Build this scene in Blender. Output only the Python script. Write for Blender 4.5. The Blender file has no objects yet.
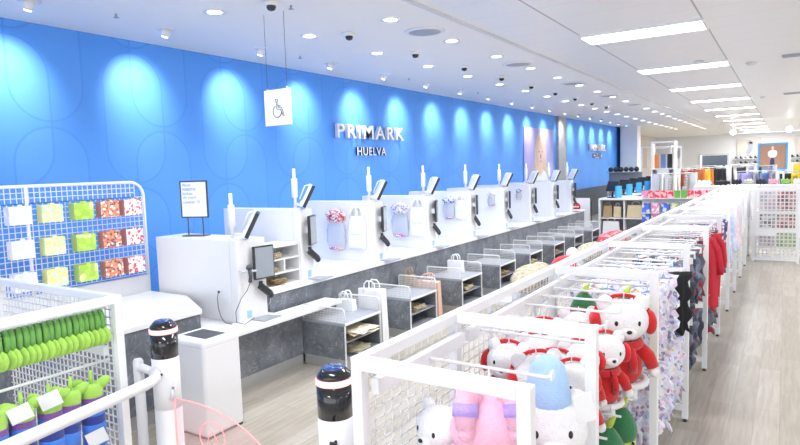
import bpy, bmesh, math, random
from mathutils import Vector, Matrix
random.seed(7)
PI = math.pi
S = bpy.context.scene
col = S.collection
CEIL = 4.08
WALLX = -7.2

# ------------------------------------------------------------------ materials
def new_mat(name):
    m = bpy.data.materials.new(name); m.use_nodes = True
    return m, m.node_tree.nodes, m.node_tree.links, m.node_tree.nodes['Principled BSDF']

def mat(name, c, rough=.5, metal=0, emit=0, var=.04, scale=18, alpha=1, trans=0, coat=0):
    m, n, l, b = new_mat(name)
    b.inputs['Roughness'].default_value = rough
    b.inputs['Metallic'].default_value = metal
    b.inputs['Coat Weight'].default_value = coat
    tc = n.new('ShaderNodeTexCoord'); no = n.new('ShaderNodeTexNoise'); no.inputs['Scale'].default_value = scale
    r = n.new('ShaderNodeValToRGB')
    r.color_ramp.elements[0].color = (*[max(0, x * (1 - var)) for x in c], 1)
    r.color_ramp.elements[1].color = (*[min(1, x * (1 + var)) for x in c], 1)
    l.new(tc.outputs['Object'], no.inputs['Vector']); l.new(no.outputs['Fac'], r.inputs['Fac'])
    l.new(r.outputs['Color'], b.inputs['Base Color'])
    if emit:
        l.new(r.outputs['Color'], b.inputs['Emission Color']); b.inputs['Emission Strength'].default_value = emit
    if alpha < 1: b.inputs['Alpha'].default_value = alpha
    if trans: b.inputs['Transmission Weight'].default_value = trans
    return m

def mat_pattern(name, cols, scale=40, rough=.8, kind='voronoi', bump=.0):
    """patches of several colours"""
    m, n, l, b = new_mat(name)
    b.inputs['Roughness'].default_value = rough
    tc = n.new('ShaderNodeTexCoord'); r = n.new('ShaderNodeValToRGB')
    r.color_ramp.interpolation = 'CONSTANT'
    while len(r.color_ramp.elements) < len(cols): r.color_ramp.elements.new(.5)
    for i, c in enumerate(cols):
        r.color_ramp.elements[i].position = i / len(cols); r.color_ramp.elements[i].color = (*c, 1)
    oi = n.new('ShaderNodeObjectInfo'); ad = n.new('ShaderNodeVectorMath'); ad.operation = 'ADD'
    cx = n.new('ShaderNodeCombineXYZ'); ml = n.new('ShaderNodeMath'); ml.operation = 'MULTIPLY'; ml.inputs[1].default_value = 7
    l.new(oi.outputs['Random'], ml.inputs[0])
    for k in range(3): l.new(ml.outputs[0], cx.inputs[k])
    l.new(tc.outputs['Object'], ad.inputs[0]); l.new(cx.outputs[0], ad.inputs[1])
    if kind == 'voronoi':
        v = n.new('ShaderNodeTexVoronoi'); v.inputs['Scale'].default_value = scale
        s = n.new('ShaderNodeSeparateColor'); l.new(ad.outputs[0], v.inputs['Vector']); l.new(v.outputs['Color'], s.inputs[0])
        l.new(s.outputs[0], r.inputs['Fac'])
    else:
        v = n.new('ShaderNodeTexWave'); v.inputs['Scale'].default_value = scale; v.bands_direction = 'Z'
        v.inputs['Distortion'].default_value = 1
        l.new(ad.outputs[0], v.inputs['Vector']); l.new(v.outputs['Fac'], r.inputs['Fac'])
    l.new(r.outputs['Color'], b.inputs['Base Color'])
    return m

def mat_plush(name, c):
    m = mat(name, c, .95, var=.08, scale=60)
    n, l = m.node_tree.nodes, m.node_tree.links; b = n['Principled BSDF']
    b.inputs['Sheen Weight'].default_value = .3
    tc = n.new('ShaderNodeTexCoord')
    no = n.new('ShaderNodeTexNoise'); no.inputs['Scale'].default_value = 170; bp = n.new('ShaderNodeBump'); bp.inputs['Strength'].default_value = .5
    bp.inputs['Distance'].default_value = .01
    l.new(tc.outputs['Object'], no.inputs['Vector']); l.new(no.outputs['Fac'], bp.inputs['Height']); l.new(bp.outputs[0], b.inputs['Normal'])
    return m

M = {}
M['white'] = mat('white_powder_coat', (.84, .84, .86), .35, var=.01)
M['lam'] = mat('white_laminate', (.86, .86, .88), .3, var=.012, scale=5)
M['lam2'] = mat('light_grey_laminate', (.68, .69, .72), .35, var=.02)
M['benchtop'] = mat('grey_bench_top', (.36, .38, .42), .4, var=.08, scale=6)
M['steel'] = mat('brushed_steel_plinth', (.55, .56, .57), .35, .6, var=.04)
M['dark'] = mat('dark_plastic', (.025, .027, .033), .35, var=.1)
M['darkgrey'] = mat('dark_grey_metal', (.09, .1, .12), .4, .3)
M['screen'] = mat('grey_screen_glass', (.33, .37, .42), .12, var=.06, scale=3)
M['gloss_black'] = mat('gloss_black_acrylic', (.012, .012, .016), .08, coat=.5)
M['bluecap'] = mat('dark_blue_cap', (.02, .06, .25), .12, coat=.5)
M['ring'] = mat('red_lit_ring', (1, .42, .4), .3, emit=1.2)
M['pink_acrylic'] = mat('pink_tinted_acrylic', (1, .6, .62), .08, alpha=.16)
M['pink_line'] = mat('pink_edge_line', (1, .38, .4), .4, emit=.3)
M['light'] = mat('lit_diffuser', (1, 1, 1), .5, emit=6, var=0)
M['spotlit'] = mat('lit_downlight_lens', (1, 1, 1), .5, emit=5, var=0)
M['brown'] = mat('kraft_paper', (.42, .3, .17), .85, var=.15)
M['kraft'] = mat('pale_kraft_paper', (.66, .55, .37), .85, var=.15)
M['cream'] = mat('cream_card', (.85, .78, .6), .7, var=.05)
M['paper'] = mat('white_paper', (.88, .89, .92), .7, var=.02)
M['bagblue'] = mat('pale_blue_print', (.35, .62, .9), .6)
M['film'] = mat('clear_bag_film', (.75, .8, .92), .15, alpha=.45)
M['red'] = mat_plush('red_plush', (.62, .015, .02))
M['wplush'] = mat_plush('white_plush', (.86, .85, .87))
M['pplush'] = mat_plush('pink_plush', (.93, .5, .66))
M['lplush'] = mat_plush('lilac_plush', (.5, .35, .86))
M['bplush'] = mat_plush('light_blue_plush', (.42, .62, .93))
M['gplush'] = mat_plush('dark_green_plush', (.03, .18, .07))
M['yplush'] = mat_plush('yellow_green_plush', (.5, .66, .08))
M['lime'] = mat_plush('lime_plush', (.42, .72, .12))
M['midgreen'] = mat_plush('grass_green_plush', (.16, .42, .08))
M['blue'] = mat_plush('blue_plush', (.06, .22, .75))
M['navy'] = mat_plush('navy_plush', (.03, .05, .28))
M['purple'] = mat_plush('purple_plush', (.25, .1, .4))
M['greyplush'] = mat_plush('charcoal_plush', (.09, .1, .14))
M['nose'] = mat('black_eye_button', (.01, .01, .015), .2)
M['blush'] = mat('blue_eye_thread', (.06, .2, .8), .5)
M['redcloth'] = mat('red_velvet_cloth', (.55, .02, .04), .85, var=.2)
M['beige_knit'] = mat_pattern('beige_knit', [(.5, .42, .3), (.6, .52, .4), (.38, .31, .22)], 45)
M['plaster'] = mat('ceiling_plaster', (.9, .89, .88), .8, var=.01, scale=2)
M['wallwhite'] = mat('pale_wall_paint', (.83, .84, .86), .75, var=.015, scale=2)
M['wallbeige'] = mat('beige_wall_paint', (.74, .68, .62), .75, var=.02, scale=2)
M['dgrille'] = mat('grey_speaker_grille', (.42, .45, .52), .6, var=.1, scale=90)
M['navyletter'] = mat('navy_letter_face', (.015, .04, .16), .4)
M['signred'] = mat('sign_red', (.65, .02, .04), .5)
M['lavender'] = mat('lavender_print', (.45, .42, .8), .6, var=.05, scale=1.5)
M['skin'] = mat('printed_skin_tone', (.86, .63, .54), .6, var=.03)
M['hair'] = mat('printed_fair_hair', (.72, .6, .45), .6, var=.12, scale=3)
M['lips'] = mat('printed_lip_tone', (.7, .22, .25), .6)

# stone panel
def stone(name='grey_stone_laminate', a=(.105, .117, .14), c=(.23, .25, .285)):
    m, n, l, b = new_mat(name)
    b.inputs['Roughness'].default_value = .45
    tc = n.new('ShaderNodeTexCoord')
    no = n.new('ShaderNodeTexNoise'); no.inputs['Scale'].default_value = 3.2; no.inputs['Detail'].default_value = 9; no.inputs['Roughness'].default_value = .68; no.inputs['Distortion'].default_value = .7
    r = n.new('ShaderNodeValToRGB'); r.color_ramp.elements[0].position = .32; r.color_ramp.elements[1].position = .68
    r.color_ramp.elements[0].color = (*a, 1); r.color_ramp.elements[1].color = (*c, 1)
    n2 = n.new('ShaderNodeTexNoise'); n2.inputs['Scale'].default_value = 5; n2.inputs['Detail'].default_value = 6; n2.inputs['Distortion'].default_value = 1.6
    r2 = n.new('ShaderNodeValToRGB'); e = r2.color_ramp.elements
    e[0].position = .485; e[0].color = (0, 0, 0, 1); e[1].position = .5; e[1].color = (1, 1, 1, 1); x = e.new(.515); x.color = (0, 0, 0, 1)
    mx = n.new('ShaderNodeMix'); mx.data_type = 'RGBA'; mx.inputs['B'].default_value = (.62, .64, .68, 1)
    ml = n.new('ShaderNodeMath'); ml.operation = 'MULTIPLY'; ml.inputs[1].default_value = .35
    l.new(tc.outputs['Object'], no.inputs['Vector']); l.new(tc.outputs['Object'], n2.inputs['Vector'])
    l.new(no.outputs['Fac'], r.inputs['Fac']); l.new(n2.outputs['Fac'], r2.inputs['Fac']); l.new(r2.outputs['Color'], ml.inputs[0])
    l.new(ml.outputs[0], mx.inputs['Factor']); l.new(r.outputs['Color'], mx.inputs['A']); l.new(mx.outputs['Result'], b.inputs['Base Color'])
    return m
M['stone'] = stone()

def floor_mat():
    m, n, l, b = new_mat('pale_wood_plank_floor')
    b.inputs['Roughness'].default_value = .32
    tc = n.new('ShaderNodeTexCoord'); mp = n.new('ShaderNodeMapping'); mp.inputs['Rotation'].default_value = (0, 0, PI / 2)
    br = n.new('ShaderNodeTexBrick'); br.inputs['Scale'].default_value = 1; br.inputs['Brick Width'].default_value = 1.25; br.inputs['Row Height'].default_value = .19
    br.inputs['Mortar Size'].default_value = .0025; br.inputs['Color1'].default_value = (.46, .41, .335, 1); br.inputs['Color2'].default_value = (.58, .53, .46, 1)
    br.inputs['Mortar'].default_value = (.38, .35, .31, 1); br.offset = .37
    mp2 = n.new('ShaderNodeMapping'); mp2.inputs['Scale'].default_value = (14, .9, 1)
    no = n.new('ShaderNodeTexNoise'); no.inputs['Scale'].default_value = 2.2; no.inputs['Detail'].default_value = 8; no.inputs['Distortion'].default_value = .8
    r = n.new('ShaderNodeValToRGB'); r.color_ramp.elements[0].color = (.68, .67, .65, 1); r.color_ramp.elements[0].position = .3; r.color_ramp.elements[1].color = (1, 1, 1, 1); r.color_ramp.elements[1].position = .65
    mx = n.new('ShaderNodeMix'); mx.data_type = 'RGBA'; mx.blend_type = 'MULTIPLY'; mx.inputs['Factor'].default_value = .7
    l.new(tc.outputs['Object'], mp.inputs[0]); l.new(mp.outputs[0], br.inputs['Vector']); l.new(tc.outputs['Object'], mp2.inputs[0]); l.new(mp2.outputs[0], no.inputs['Vector'])
    l.new(no.outputs['Fac'], r.inputs['Fac']); l.new(br.outputs['Color'], mx.inputs['A']); l.new(r.outputs['Color'], mx.inputs['B']); l.new(mx.outputs['Result'], b.inputs['Base Color'])
    return m

def ceil_tile_mat():
    m, n, l, b = new_mat('white_metal_ceiling_tiles')
    b.inputs['Roughness'].default_value = .35
    tc = n.new('ShaderNodeTexCoord'); sp = n.new('ShaderNodeSeparateXYZ'); l.new(tc.outputs['Object'], sp.inputs[0])
    def line(out, per, off, w):
        a = n.new('ShaderNodeMath'); a.operation = 'ADD'; a.inputs[1].default_value = off + 100 * per
        mo = n.new('ShaderNodeMath'); mo.operation = 'MODULO'; mo.inputs[1].default_value = per
        lt = n.new('ShaderNodeMath'); lt.operation = 'LESS_THAN'; lt.inputs[1].default_value = w
        l.new(out, a.inputs[0]); l.new(a.outputs[0], mo.inputs[0]); l.new(mo.outputs[0], lt.inputs[0]); return lt.outputs[0]
    x = line(sp.outputs['X'], 1.55, 2.5, .022); y = line(sp.outputs['Y'], .65, .28, .01)
    mx1 = n.new('ShaderNodeMix'); mx1.data_type = 'RGBA'; mx1.inputs['A'].default_value = (.88, .885, .9, 1); mx1.inputs['B'].default_value = (.7, .72, .76, 1)
    mx2 = n.new('ShaderNodeMix'); mx2.data_type = 'RGBA'; mx2.inputs['B'].default_value = (.38, .4, .44, 1)
    l.new(y, mx1.inputs['Factor']); l.new(mx1.outputs['Result'], mx2.inputs['A']); l.new(x, mx2.inputs['Factor']); l.new(mx2.outputs['Result'], b.inputs['Base Color'])
    return m

def blue_wall_mat():
    m, n, l, b = new_mat('azure_wall_with_arch_pattern')
    b.inputs['Roughness'].default_value = .55
    tc = n.new('ShaderNodeTexCoord'); sp = n.new('ShaderNodeSeparateXYZ'); l.new(tc.outputs['Object'], sp.inputs[0])
    def mth(op, a, bb=None):
        k = n.new('ShaderNodeMath'); k.operation = op
        for i, v in enumerate((a, bb)):
            if v is None: continue
            if isinstance(v, (int, float)): k.inputs[i].default_value = v
            else: l.new(v, k.inputs[i])
        return k.outputs[0]
    def stad(oy, oz, py, pz, hz, r):
        y = mth('SUBTRACT', mth('MODULO', mth('ADD', sp.outputs['Y'], oy + 50 * py), py), py / 2)
        z = mth('SUBTRACT', mth('MODULO', mth('ADD', sp.outputs['Z'], oz + 5 * pz), pz), pz / 2)
        q = mth('MAXIMUM', mth('SUBTRACT', mth('ABSOLUTE', z), hz), 0)
        d = mth('SUBTRACT', mth('SQRT', mth('ADD', mth('MULTIPLY', y, y), mth('MULTIPLY', q, q))), r)
        return mth('LESS_THAN', mth('ABSOLUTE', d), .011), mth('LESS_THAN', d, 0)
    l1, i1 = stad(0, .55, 1.5, 1.75, .42, .42)
    l2, i2 = stad(.4, 1.3, 1.5, 1.75, .42, .42)
    ln = mth('MAXIMUM', l1, l2); ins = mth('ADD', i1, i2)
    mxa = n.new('ShaderNodeMix'); mxa.data_type = 'RGBA'; mxa.inputs['A'].default_value = (.09, .34, .9, 1); mxa.inputs['B'].default_value = (.11, .37, .93, 1)
    mxb = n.new('ShaderNodeMix'); mxb.data_type = 'RGBA'; mxb.inputs['B'].default_value = (.07, .29, .84, 1)
    l.new(mth('MULTIPLY', ins, .5), mxa.inputs['Factor']); l.new(mth('MULTIPLY', ln, .8), mxb.inputs['Factor'])
    l.new(mxa.outputs['Result'], mxb.inputs['A']); l.new(mxb.outputs['Result'], b.inputs['Base Color'])
    return m
M['bluewall'] = blue_wall_mat(); M['floor'] = floor_mat(); M['tiles'] = ceil_tile_mat()

# ------------------------------------------------------------------ mesh builder
class MB:
    def __init__(s): s.v = []; s.f = []; s.mi = []; s.sm = []; s.cur = 0
    def add(s, vs, fs, smooth=False, mi=None):
        k = len(s.v); s.v += [tuple(p) for p in vs]
        for f in fs:
            s.f.append([i + k for i in f]); s.mi.append(s.cur if mi is None else mi); s.sm.append(smooth)
        return s
    def box(s, x0, x1, y0, y1, z0, z1, mi=None):
        vs = [(x, y, z) for x in (x0, x1) for y in (y0, y1) for z in (z0, z1)]
        return s.add(vs, [(0, 1, 3, 2), (4, 6, 7, 5), (0, 4, 5, 1), (2, 3, 7, 6), (0, 2, 6, 4), (1, 5, 7, 3)], mi=mi)
    def cbox(s, c, sx, sy, sz, rot=None, mi=None):
        vs = [Vector((x * sx / 2, y * sy / 2, z * sz / 2)) for x in (-1, 1) for y in (-1, 1) for z in (-1, 1)]
        if rot is not None: vs = [rot @ v for v in vs]
        vs = [v + Vector(c) for v in vs]
        return s.add(vs, [(0, 1, 3, 2), (4, 6, 7, 5), (0, 4, 5, 1), (2, 3, 7, 6), (0, 2, 6, 4), (1, 5, 7, 3)], mi=mi)
    def tube(s, pts, r, n=8, cap=True, mi=None):
        pts = [Vector(p) for p in pts]; R = r if isinstance(r, (list, tuple)) else [r] * len(pts)
        vs = []; fs = []; up = None
        for i, p in enumerate(pts):
            d = (pts[min(i + 1, len(pts) - 1)] - pts[max(i - 1, 0)])
            if d.length < 1e-9: d = Vector((0, 0, 1))
            d.normalize()
            if up is None: up = Vector((0, 0, 1)) if abs(d.z) < .9 else Vector((1, 0, 0))
            a = d.cross(up).normalized(); b = a.cross(d).normalized(); up = b
            for k in range(n):
                t = 2 * PI * k / n; vs.append(p + a * math.cos(t) * R[i] + b * math.sin(t) * R[i])
        for i in range(len(pts) - 1):
            for k in range(n):
                fs.append((i * n + k, i * n + (k + 1) % n, (i + 1) * n + (k + 1) % n, (i + 1) * n + k))
        if cap: fs += [tuple(range(n - 1, -1, -1)), tuple((len(pts) - 1) * n + k for k in range(n))]
        return s.add(vs, fs, True, mi)
    def lathe(s, c, prof, n=24, mi=None, axis=None):
        """prof: (r,z)"""
        vs = []; fs = []; c = Vector(c)
        for r, z in prof:
            for k in range(n):
                t = 2 * PI * k / n; v = Vector((r * math.cos(t), r * math.sin(t), z))
                if axis is not None: v = axis @ v
                vs.append(c + v)
        m = len(prof)
        for i in range(m - 1):
            for k in range(n): fs.append((i * n + k, i * n + (k + 1) % n, (i + 1) * n + (k + 1) % n, (i + 1) * n + k))
        fs += [tuple(range(n - 1, -1, -1)), tuple((m - 1) * n + k for k in range(n))]
        return s.add(vs, fs, True, mi)
    def ball(s, c, rx, ry=None, rz=None, n=14, m=9, rot=None, mi=None, fn=None):
        ry = ry or rx; rz = rz or rx; vs = []; fs = []; c = Vector(c)
        vs.append(Vector((0, 0, -rz)))
        for i in range(1, m):
            a = -PI / 2 + PI * i / m
            for k in range(n):
                t = 2 * PI * k / n; vs.append(Vector((rx * math.cos(a) * math.cos(t), ry * math.cos(a) * math.sin(t), rz * math.sin(a))))
        vs.append(Vector((0, 0, rz)))
        for k in range(n): fs.append((0, 1 + (k + 1) % n, 1 + k))
        for i in range(m - 2):
            for k in range(n):
                a = 1 + i * n + k; b = 1 + i * n + (k + 1) % n; fs.append((a, b, b + n, a + n))
        L = len(vs) - 1; o = 1 + (m - 2) * n
        for k in range(n): fs.append((o + k, o + (k + 1) % n, L))
        if fn: vs = [fn(v) for v in vs]
        if rot is not None: vs = [rot @ v for v in vs]
        return s.add([v + c for v in vs], fs, True, mi)
    def prism(s, outline, d0, d1, f, mi=None, smooth=False):
        """outline: list of (u,v); f(u,v,d) -> point"""
        n = len(outline)
        vs = [f(u, v, d0) for u, v in outline] + [f(u, v, d1) for u, v in outline]
        fs = [tuple(range(n - 1, -1, -1)), tuple(range(n, 2 * n))] + [(i, (i + 1) % n, n + (i + 1) % n, n + i) for i in range(n)]
        return s.add(vs, fs, smooth, mi)
    def build(s, name, mats, parent=None, loc=None, bevel=0):
        me = bpy.data.meshes.new(name); me.from_pydata(s.v, [], s.f)
        for mm in (mats if isinstance(mats, (list, tuple)) else [mats]): me.materials.append(mm)
        me.polygons.foreach_set('material_index', s.mi); me.polygons.foreach_set('use_smooth', s.sm); me.update()
        bm = bmesh.new(); bm.from_mesh(me); bmesh.ops.recalc_face_normals(bm, faces=bm.faces); bm.to_mesh(me); bm.free()
        o = bpy.data.objects.new(name, me); col.objects.link(o)
        if parent: o.parent = parent
        if loc is not None: o.location = loc
        if bevel:
            b = o.modifiers.new('bevel', 'BEVEL'); b.width = bevel; b.segments = 3; b.limit_method = 'ANGLE'; b.angle_limit = math.radians(50)
        return o

def tag(o, label=None, cat=None, group=None, kind=None):
    if label: o['label'] = label
    if cat: o['category'] = cat
    if group: o['group'] = group
    if kind: o['kind'] = kind
    return o
def empty(name, loc=(0, 0, 0), rz=0, label=None, cat=None, group=None):
    o = bpy.data.objects.new(name, None); col.objects.link(o); o.location = loc; o.rotation_euler = (0, 0, rz); o.empty_display_size = .1
    return tag(o, label, cat, group)
KIDS = {}
def copy_tree(o, parent=None):
    c = o.copy(); col.objects.link(c)
    if parent is not None: c.parent = parent
    for ch in KIDS.get(o.name) or [k for k in bpy.data.objects if k.parent == o]:
        copy_tree(ch, c)
    return c
def cache(o):
    """remember the children of a prototype"""
    def rec(p):
        KIDS[p.name] = [k for k in bpy.data.objects if k.parent == p]
        for k in KIDS[p.name]: rec(k)
    rec(o); return o
def dup(o, loc, rz=None, label=None, group=None):
    c = copy_tree(o); c.location = loc
    if rz is not None: c.rotation_euler = (c.rotation_euler[0], c.rotation_euler[1], rz)
    if label: c['label'] = label
    if group: c['group'] = group
    return c
def struct(name, mb, m, **k): return tag(mb.build(name, m, **k), kind='structure')
def grid(mb, f, u0, u1, v0, v1, du, dv, r=.0022, dep=.003):
    """wire mesh: thin square bars; f(u,v,d)->point"""
    def bar(ua, ub, va, vb):
        vs = [f(u, v, d) for u in (ua, ub) for v in (va, vb) for d in (-dep, dep)]
        mb.add(vs, [(0, 1, 3, 2), (4, 6, 7, 5), (0, 4, 5, 1), (2, 3, 7, 6), (0, 2, 6, 4), (1, 5, 7, 3)])
    n = max(1, round((u1 - u0) / du))
    for i in range(n + 1):
        u = u0 + (u1 - u0) * i / n; bar(u - r, u + r, v0, v1)
    n = max(1, round((v1 - v0) / dv))
    for i in range(n + 1):
        v = v0 + (v1 - v0) * i / n; bar(u0, u1, v - r, v + r)
def text_mesh(name, s, m, y0, y1, z0, z1, x, depth, parent=None, frame='x', bold=.0, spacing=1.0, m2=None):
    """lettering fitted to a rectangle. frame 'x': on a wall facing +X, reading along +Y ; frame '-y': facing -Y reading along +X (y0,y1 are then X)"""
    cu = bpy.data.curves.new(name, 'FONT'); cu.body = s; cu.extrude = .05; cu.offset = bold; cu.space_character = spacing; cu.resolution_u = 3
    t = bpy.data.objects.new('tmp', cu); col.objects.link(t)
    dg = bpy.context.evaluated_depsgraph_get(); me = bpy.data.meshes.new_from_object(t.evaluated_get(dg))
    bpy.data.objects.remove(t)
    xs = [v.co.x for v in me.vertices]; ys = [v.co.y for v in me.vertices]
    for v in me.vertices:
        u = (v.co.x - min(xs)) / (max(xs) - min(xs)) if 0 else v.co.x
    ax, bx_, ay, by_ = min(xs), max(xs), min(ys), max(ys)
    for v in me.vertices:
        u = (v.co.x - ax) / (bx_ - ax); w = (v.co.y - ay) / (by_ - ay); d = (v.co.z / .05 + 1) / 2 * depth
        v.co = (x + d, y0 + (y1 - y0) * u, z0 + (z1 - z0) * w) if frame == 'x' else (y0 + (y1 - y0) * u, x - d, z0 + (z1 - z0) * w)
    me.materials.clear(); me.materials.append(m)
    for p in me.polygons: p.material_index = 0
    if m2:
        me.materials.append(m2)
        for p in me.polygons:
            if abs(p.normal.x if frame == 'x' else p.normal.y) < .7: p.material_index = 1
    o = bpy.data.objects.new(name, me); col.objects.link(o); o.parent = parent
    return o

# ------------------------------------------------------------------ camera
RC = Matrix(((0.84184704, -0.02083332, 0.53931395), (0.53877507, 0.09142427, -0.8374742), (-0.03185901, 0.99559408, 0.08818972)))
CAM = Vector((0, 0, 2.3))
cd = bpy.data.cameras.new('camera'); cd.sensor_width = 36; cd.lens = 27.0; cd.clip_end = 200; cd.clip_start = .05
cam = bpy.data.objects.new('camera', cd); col.objects.link(cam)
cam.matrix_world = Matrix.Translation(CAM) @ RC.to_4x4(); S.camera = cam
def ray(px, py): return RC @ Vector((px - 400, 222.5 - py, -600))
def aty(px, py, y): d = ray(px, py); return CAM + d * (y / d.y)
def atx(px, py, x): d = ray(px, py); return CAM + d * (x / d.x)

# ------------------------------------------------------------------ setting
YB, YE, XR = -6, 50, 12
struct('floor', MB().box(-9, XR, YB, YE, -.1, 0), M['floor'])
STEP = -3.42
struct('ceiling', MB().box(-9, STEP, YB, YE, CEIL, CEIL + .1), M['plaster'])
c2 = MB(); c2.box(STEP, XR, YB, YE, CEIL + .02, CEIL + .12)
struct('ceiling', c2, M['tiles'])
struct('trim_1', MB().box(STEP - .02, STEP + .02, YB, YE, CEIL - .012, CEIL + .05), M['lam2'])
wl = MB(); wl.box(WALLX - .15, WALLX, YB, 32.3, 0, CEIL, 0)
struct('wall_left', wl, M['bluewall'])
struct('trim_2', MB().box(WALLX, WALLX + .03, 18.2, 32.3, 0, 1.24), M['darkgrey'])
struct('trim_3', MB().box(WALLX, WALLX + .12, 22.0, 22.9, 0, CEIL), stone('grey_stone_pillar', (.3, .31, .34), (.42, .43, .46)))
struct('wall_far_left', MB().box(-8.6, -8.45, 32.3, YE, 0, CEIL), M['wallbeige'])
w = MB().box(-8.6, -7.0, 32.3, 32.6, 0, CEIL)
struct('wall_return', w, M['wallwhite'])
bw = MB(); bw.box(-9, -5.4, YE, YE + .2, 0, CEIL); bw.box(-3.6, XR, YE, YE + .2, 0, CEIL); bw.box(-5.4, -3.6, YE, YE + .2, 2.6, CEIL)
struct('wall_back', bw, M['wallwhite'])
struct('wall_right', MB().box(XR, XR + .15, YB, YE, 0, CEIL), M['wallwhite'])
dd = MB(); dd.box(-5.4, -3.6, YE + 1.2, YE + 1.3, 0, 2.6)
struct('door_1', dd, mat('dark_doorway_panel', (.1, .12, .15), .5))
df = MB(); df.box(-5.5, -5.4, YE - .03, YE + .15, 0, 2.7); df.box(-3.6, -3.5, YE - .03, YE + .15, 0, 2.7); df.box(-5.4, -3.6, YE - .03, YE + .15, 2.6, 2.7)
struct('trim_4', df, M['lam2'])
# white square pillar beyond the blue wall
struct('wall_pillar', MB().box(-7.0, -6.2, 31.5, 32.3, 0, CEIL), M['wallwhite'])

# ------------------------------------------------------------------ lights
def area(name, loc, sx, sy, p, rot=(0, 0, 0), c=(1, 1, 1)):
    ld = bpy.data.lights.new(name, 'AREA'); ld.shape = 'RECTANGLE'; ld.size = sx; ld.size_y = sy; ld.energy = p; ld.color = c
    o = bpy.data.objects.new(name, ld); col.objects.link(o); o.location = loc; o.rotation_euler = rot; return o
k = 0
PW = 54
for i in range(-3, 11):
    y = 9.05 + 3.88 * i
    for xi, xc in enumerate((-1.72, 4.6, 9.5)):
        if xi and (i % 2): continue
        t = empty('ceiling_light', (xc, y, CEIL), 0)
        f = MB(); f.box(-.8, .8, -.33, -.3, -.012, .03); f.box(-.8, .8, .3, .33, -.012, .03); f.box(-.8, -.77, -.3, .3, -.012, .03); f.box(.77, .8, -.3, .3, -.012, .03)
        f.build('light_frame', M['white'], t)
        MB().box(-.77, .77, -.3, .3, 0, .018).build('diffuser', M['light'], t)
        area('panel_lamp', (xc, y, CEIL - .03), 1.5, .58, PW * (2.2 if xi else 1) * (.55 if y < 5 else 1.5 if y > 20 else 1), c=(.93, .96, 1))
        if xi == 0:
            n = i - (-1)
            ords = ['nearest', 'second', 'third', 'fourth', 'fifth', 'sixth', 'seventh', 'eighth', 'ninth', 'tenth', 'eleventh', 'twelfth']
            if 0 <= i < 11:
                tag(t, 'lit rectangular ceiling panel light, %s in the row over the long rack' % ords[i], 'ceiling light', 'panel lights in the tiled ceiling')
            else:
                tag(t, 'lit rectangular ceiling panel light behind the viewpoint', 'ceiling light', 'panel lights behind the viewpoint')
        else: tag(t, 'lit rectangular ceiling panel light on the right side of the shop', 'ceiling light', 'panel lights over the right side of the shop')
# round downlights
dl = empty('downlight', (-4, 6.15, CEIL))
MB().lathe((0, 0, 0), [(.07, .0), (.075, -.004), (.125, -.006), (.125, .004), (.07, .004)], 24).build('rim', M['white'], dl)
MB().lathe((0, 0, 0), [(.0001, -.006), (.08, -.006), (.08, .003), (.0001, .003)], 20).build('lens', M['spotlit'], dl)
cache(dl)
first = True
nd = 0
for x, y0, nm in ((-4.0, 6.15, 'inner'), (-5.3, 4.62, 'middle')):
    for i in range(-1, 22):
        y = y0 + 1.56 * i
        if y < 1 or y > 40: continue
        o = dl if first else copy_tree(dl); first = False
        o.location = (x, y, CEIL)
        tag(o, 'small round lit downlight in the %s row of the plaster ceiling' % nm, 'downlight', 'round downlights, %s row' % nm)
        if nd % 2 == 0 or y < 12:
            ld = bpy.data.lights.new('downlight_lamp', 'SPOT'); ld.energy = 62; ld.spot_size = 2.4; ld.spot_blend = .8; ld.shadow_soft_size = .08; ld.color = (.93, .96, 1)
            so = bpy.data.objects.new('downlight_lamp', ld); col.objects.link(so); so.location = (x, y, CEIL - .03)
        nd += 1
# wall washer spots
ws = empty('wall_spotlight', (-6.35, 3.2, CEIL))
MB().lathe((0, 0, 0), [(.11, 0), (.11, -.006), (.07, -.008), (.0001, -.008)], 20).build('rim', M['white'], ws)
MB().lathe((-.02, 0, -.04), [(.0001, .05), (.05, .045), (.055, -.01), (.045, -.04), (.0001, -.044)], 18, axis=Matrix.Rotation(.45, 3, 'Y')).build('lamp_head', M['white'], ws)
MB().lathe((-.041, 0, -.085), [(.0001, .003), (.036, .003), (.036, -.003), (.0001, -.003)], 14, axis=Matrix.Rotation(.45, 3, 'Y')).build('lens', M['spotlit'], ws)
cache(ws)
for i in range(-1, 19):
    y = 3.2 + 1.575 * i
    o = ws if i == -1 else copy_tree(ws); o.location = (-6.35, y, CEIL)
    tag(o, 'white directional spotlight of the ceiling row aimed at the blue wall', 'spotlight', 'spotlights washing the blue wall')
    ld = bpy.data.lights.new('wall_spot_lamp', 'SPOT'); ld.energy = 90; ld.spot_size = 1.2; ld.spot_blend = 1.0; ld.shadow_soft_size = .04; ld.color = (1, .88, .85)
    so = bpy.data.objects.new('wall_spot_lamp', ld); col.objects.link(so); so.location = (-6.42, y, CEIL - .13)
    d = Vector((WALLX - .0 + 6.42, 0.12, 3.4 - CEIL + .13)); so.rotation_euler = d.to_track_quat('-Z', 'Y').to_euler()
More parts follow.
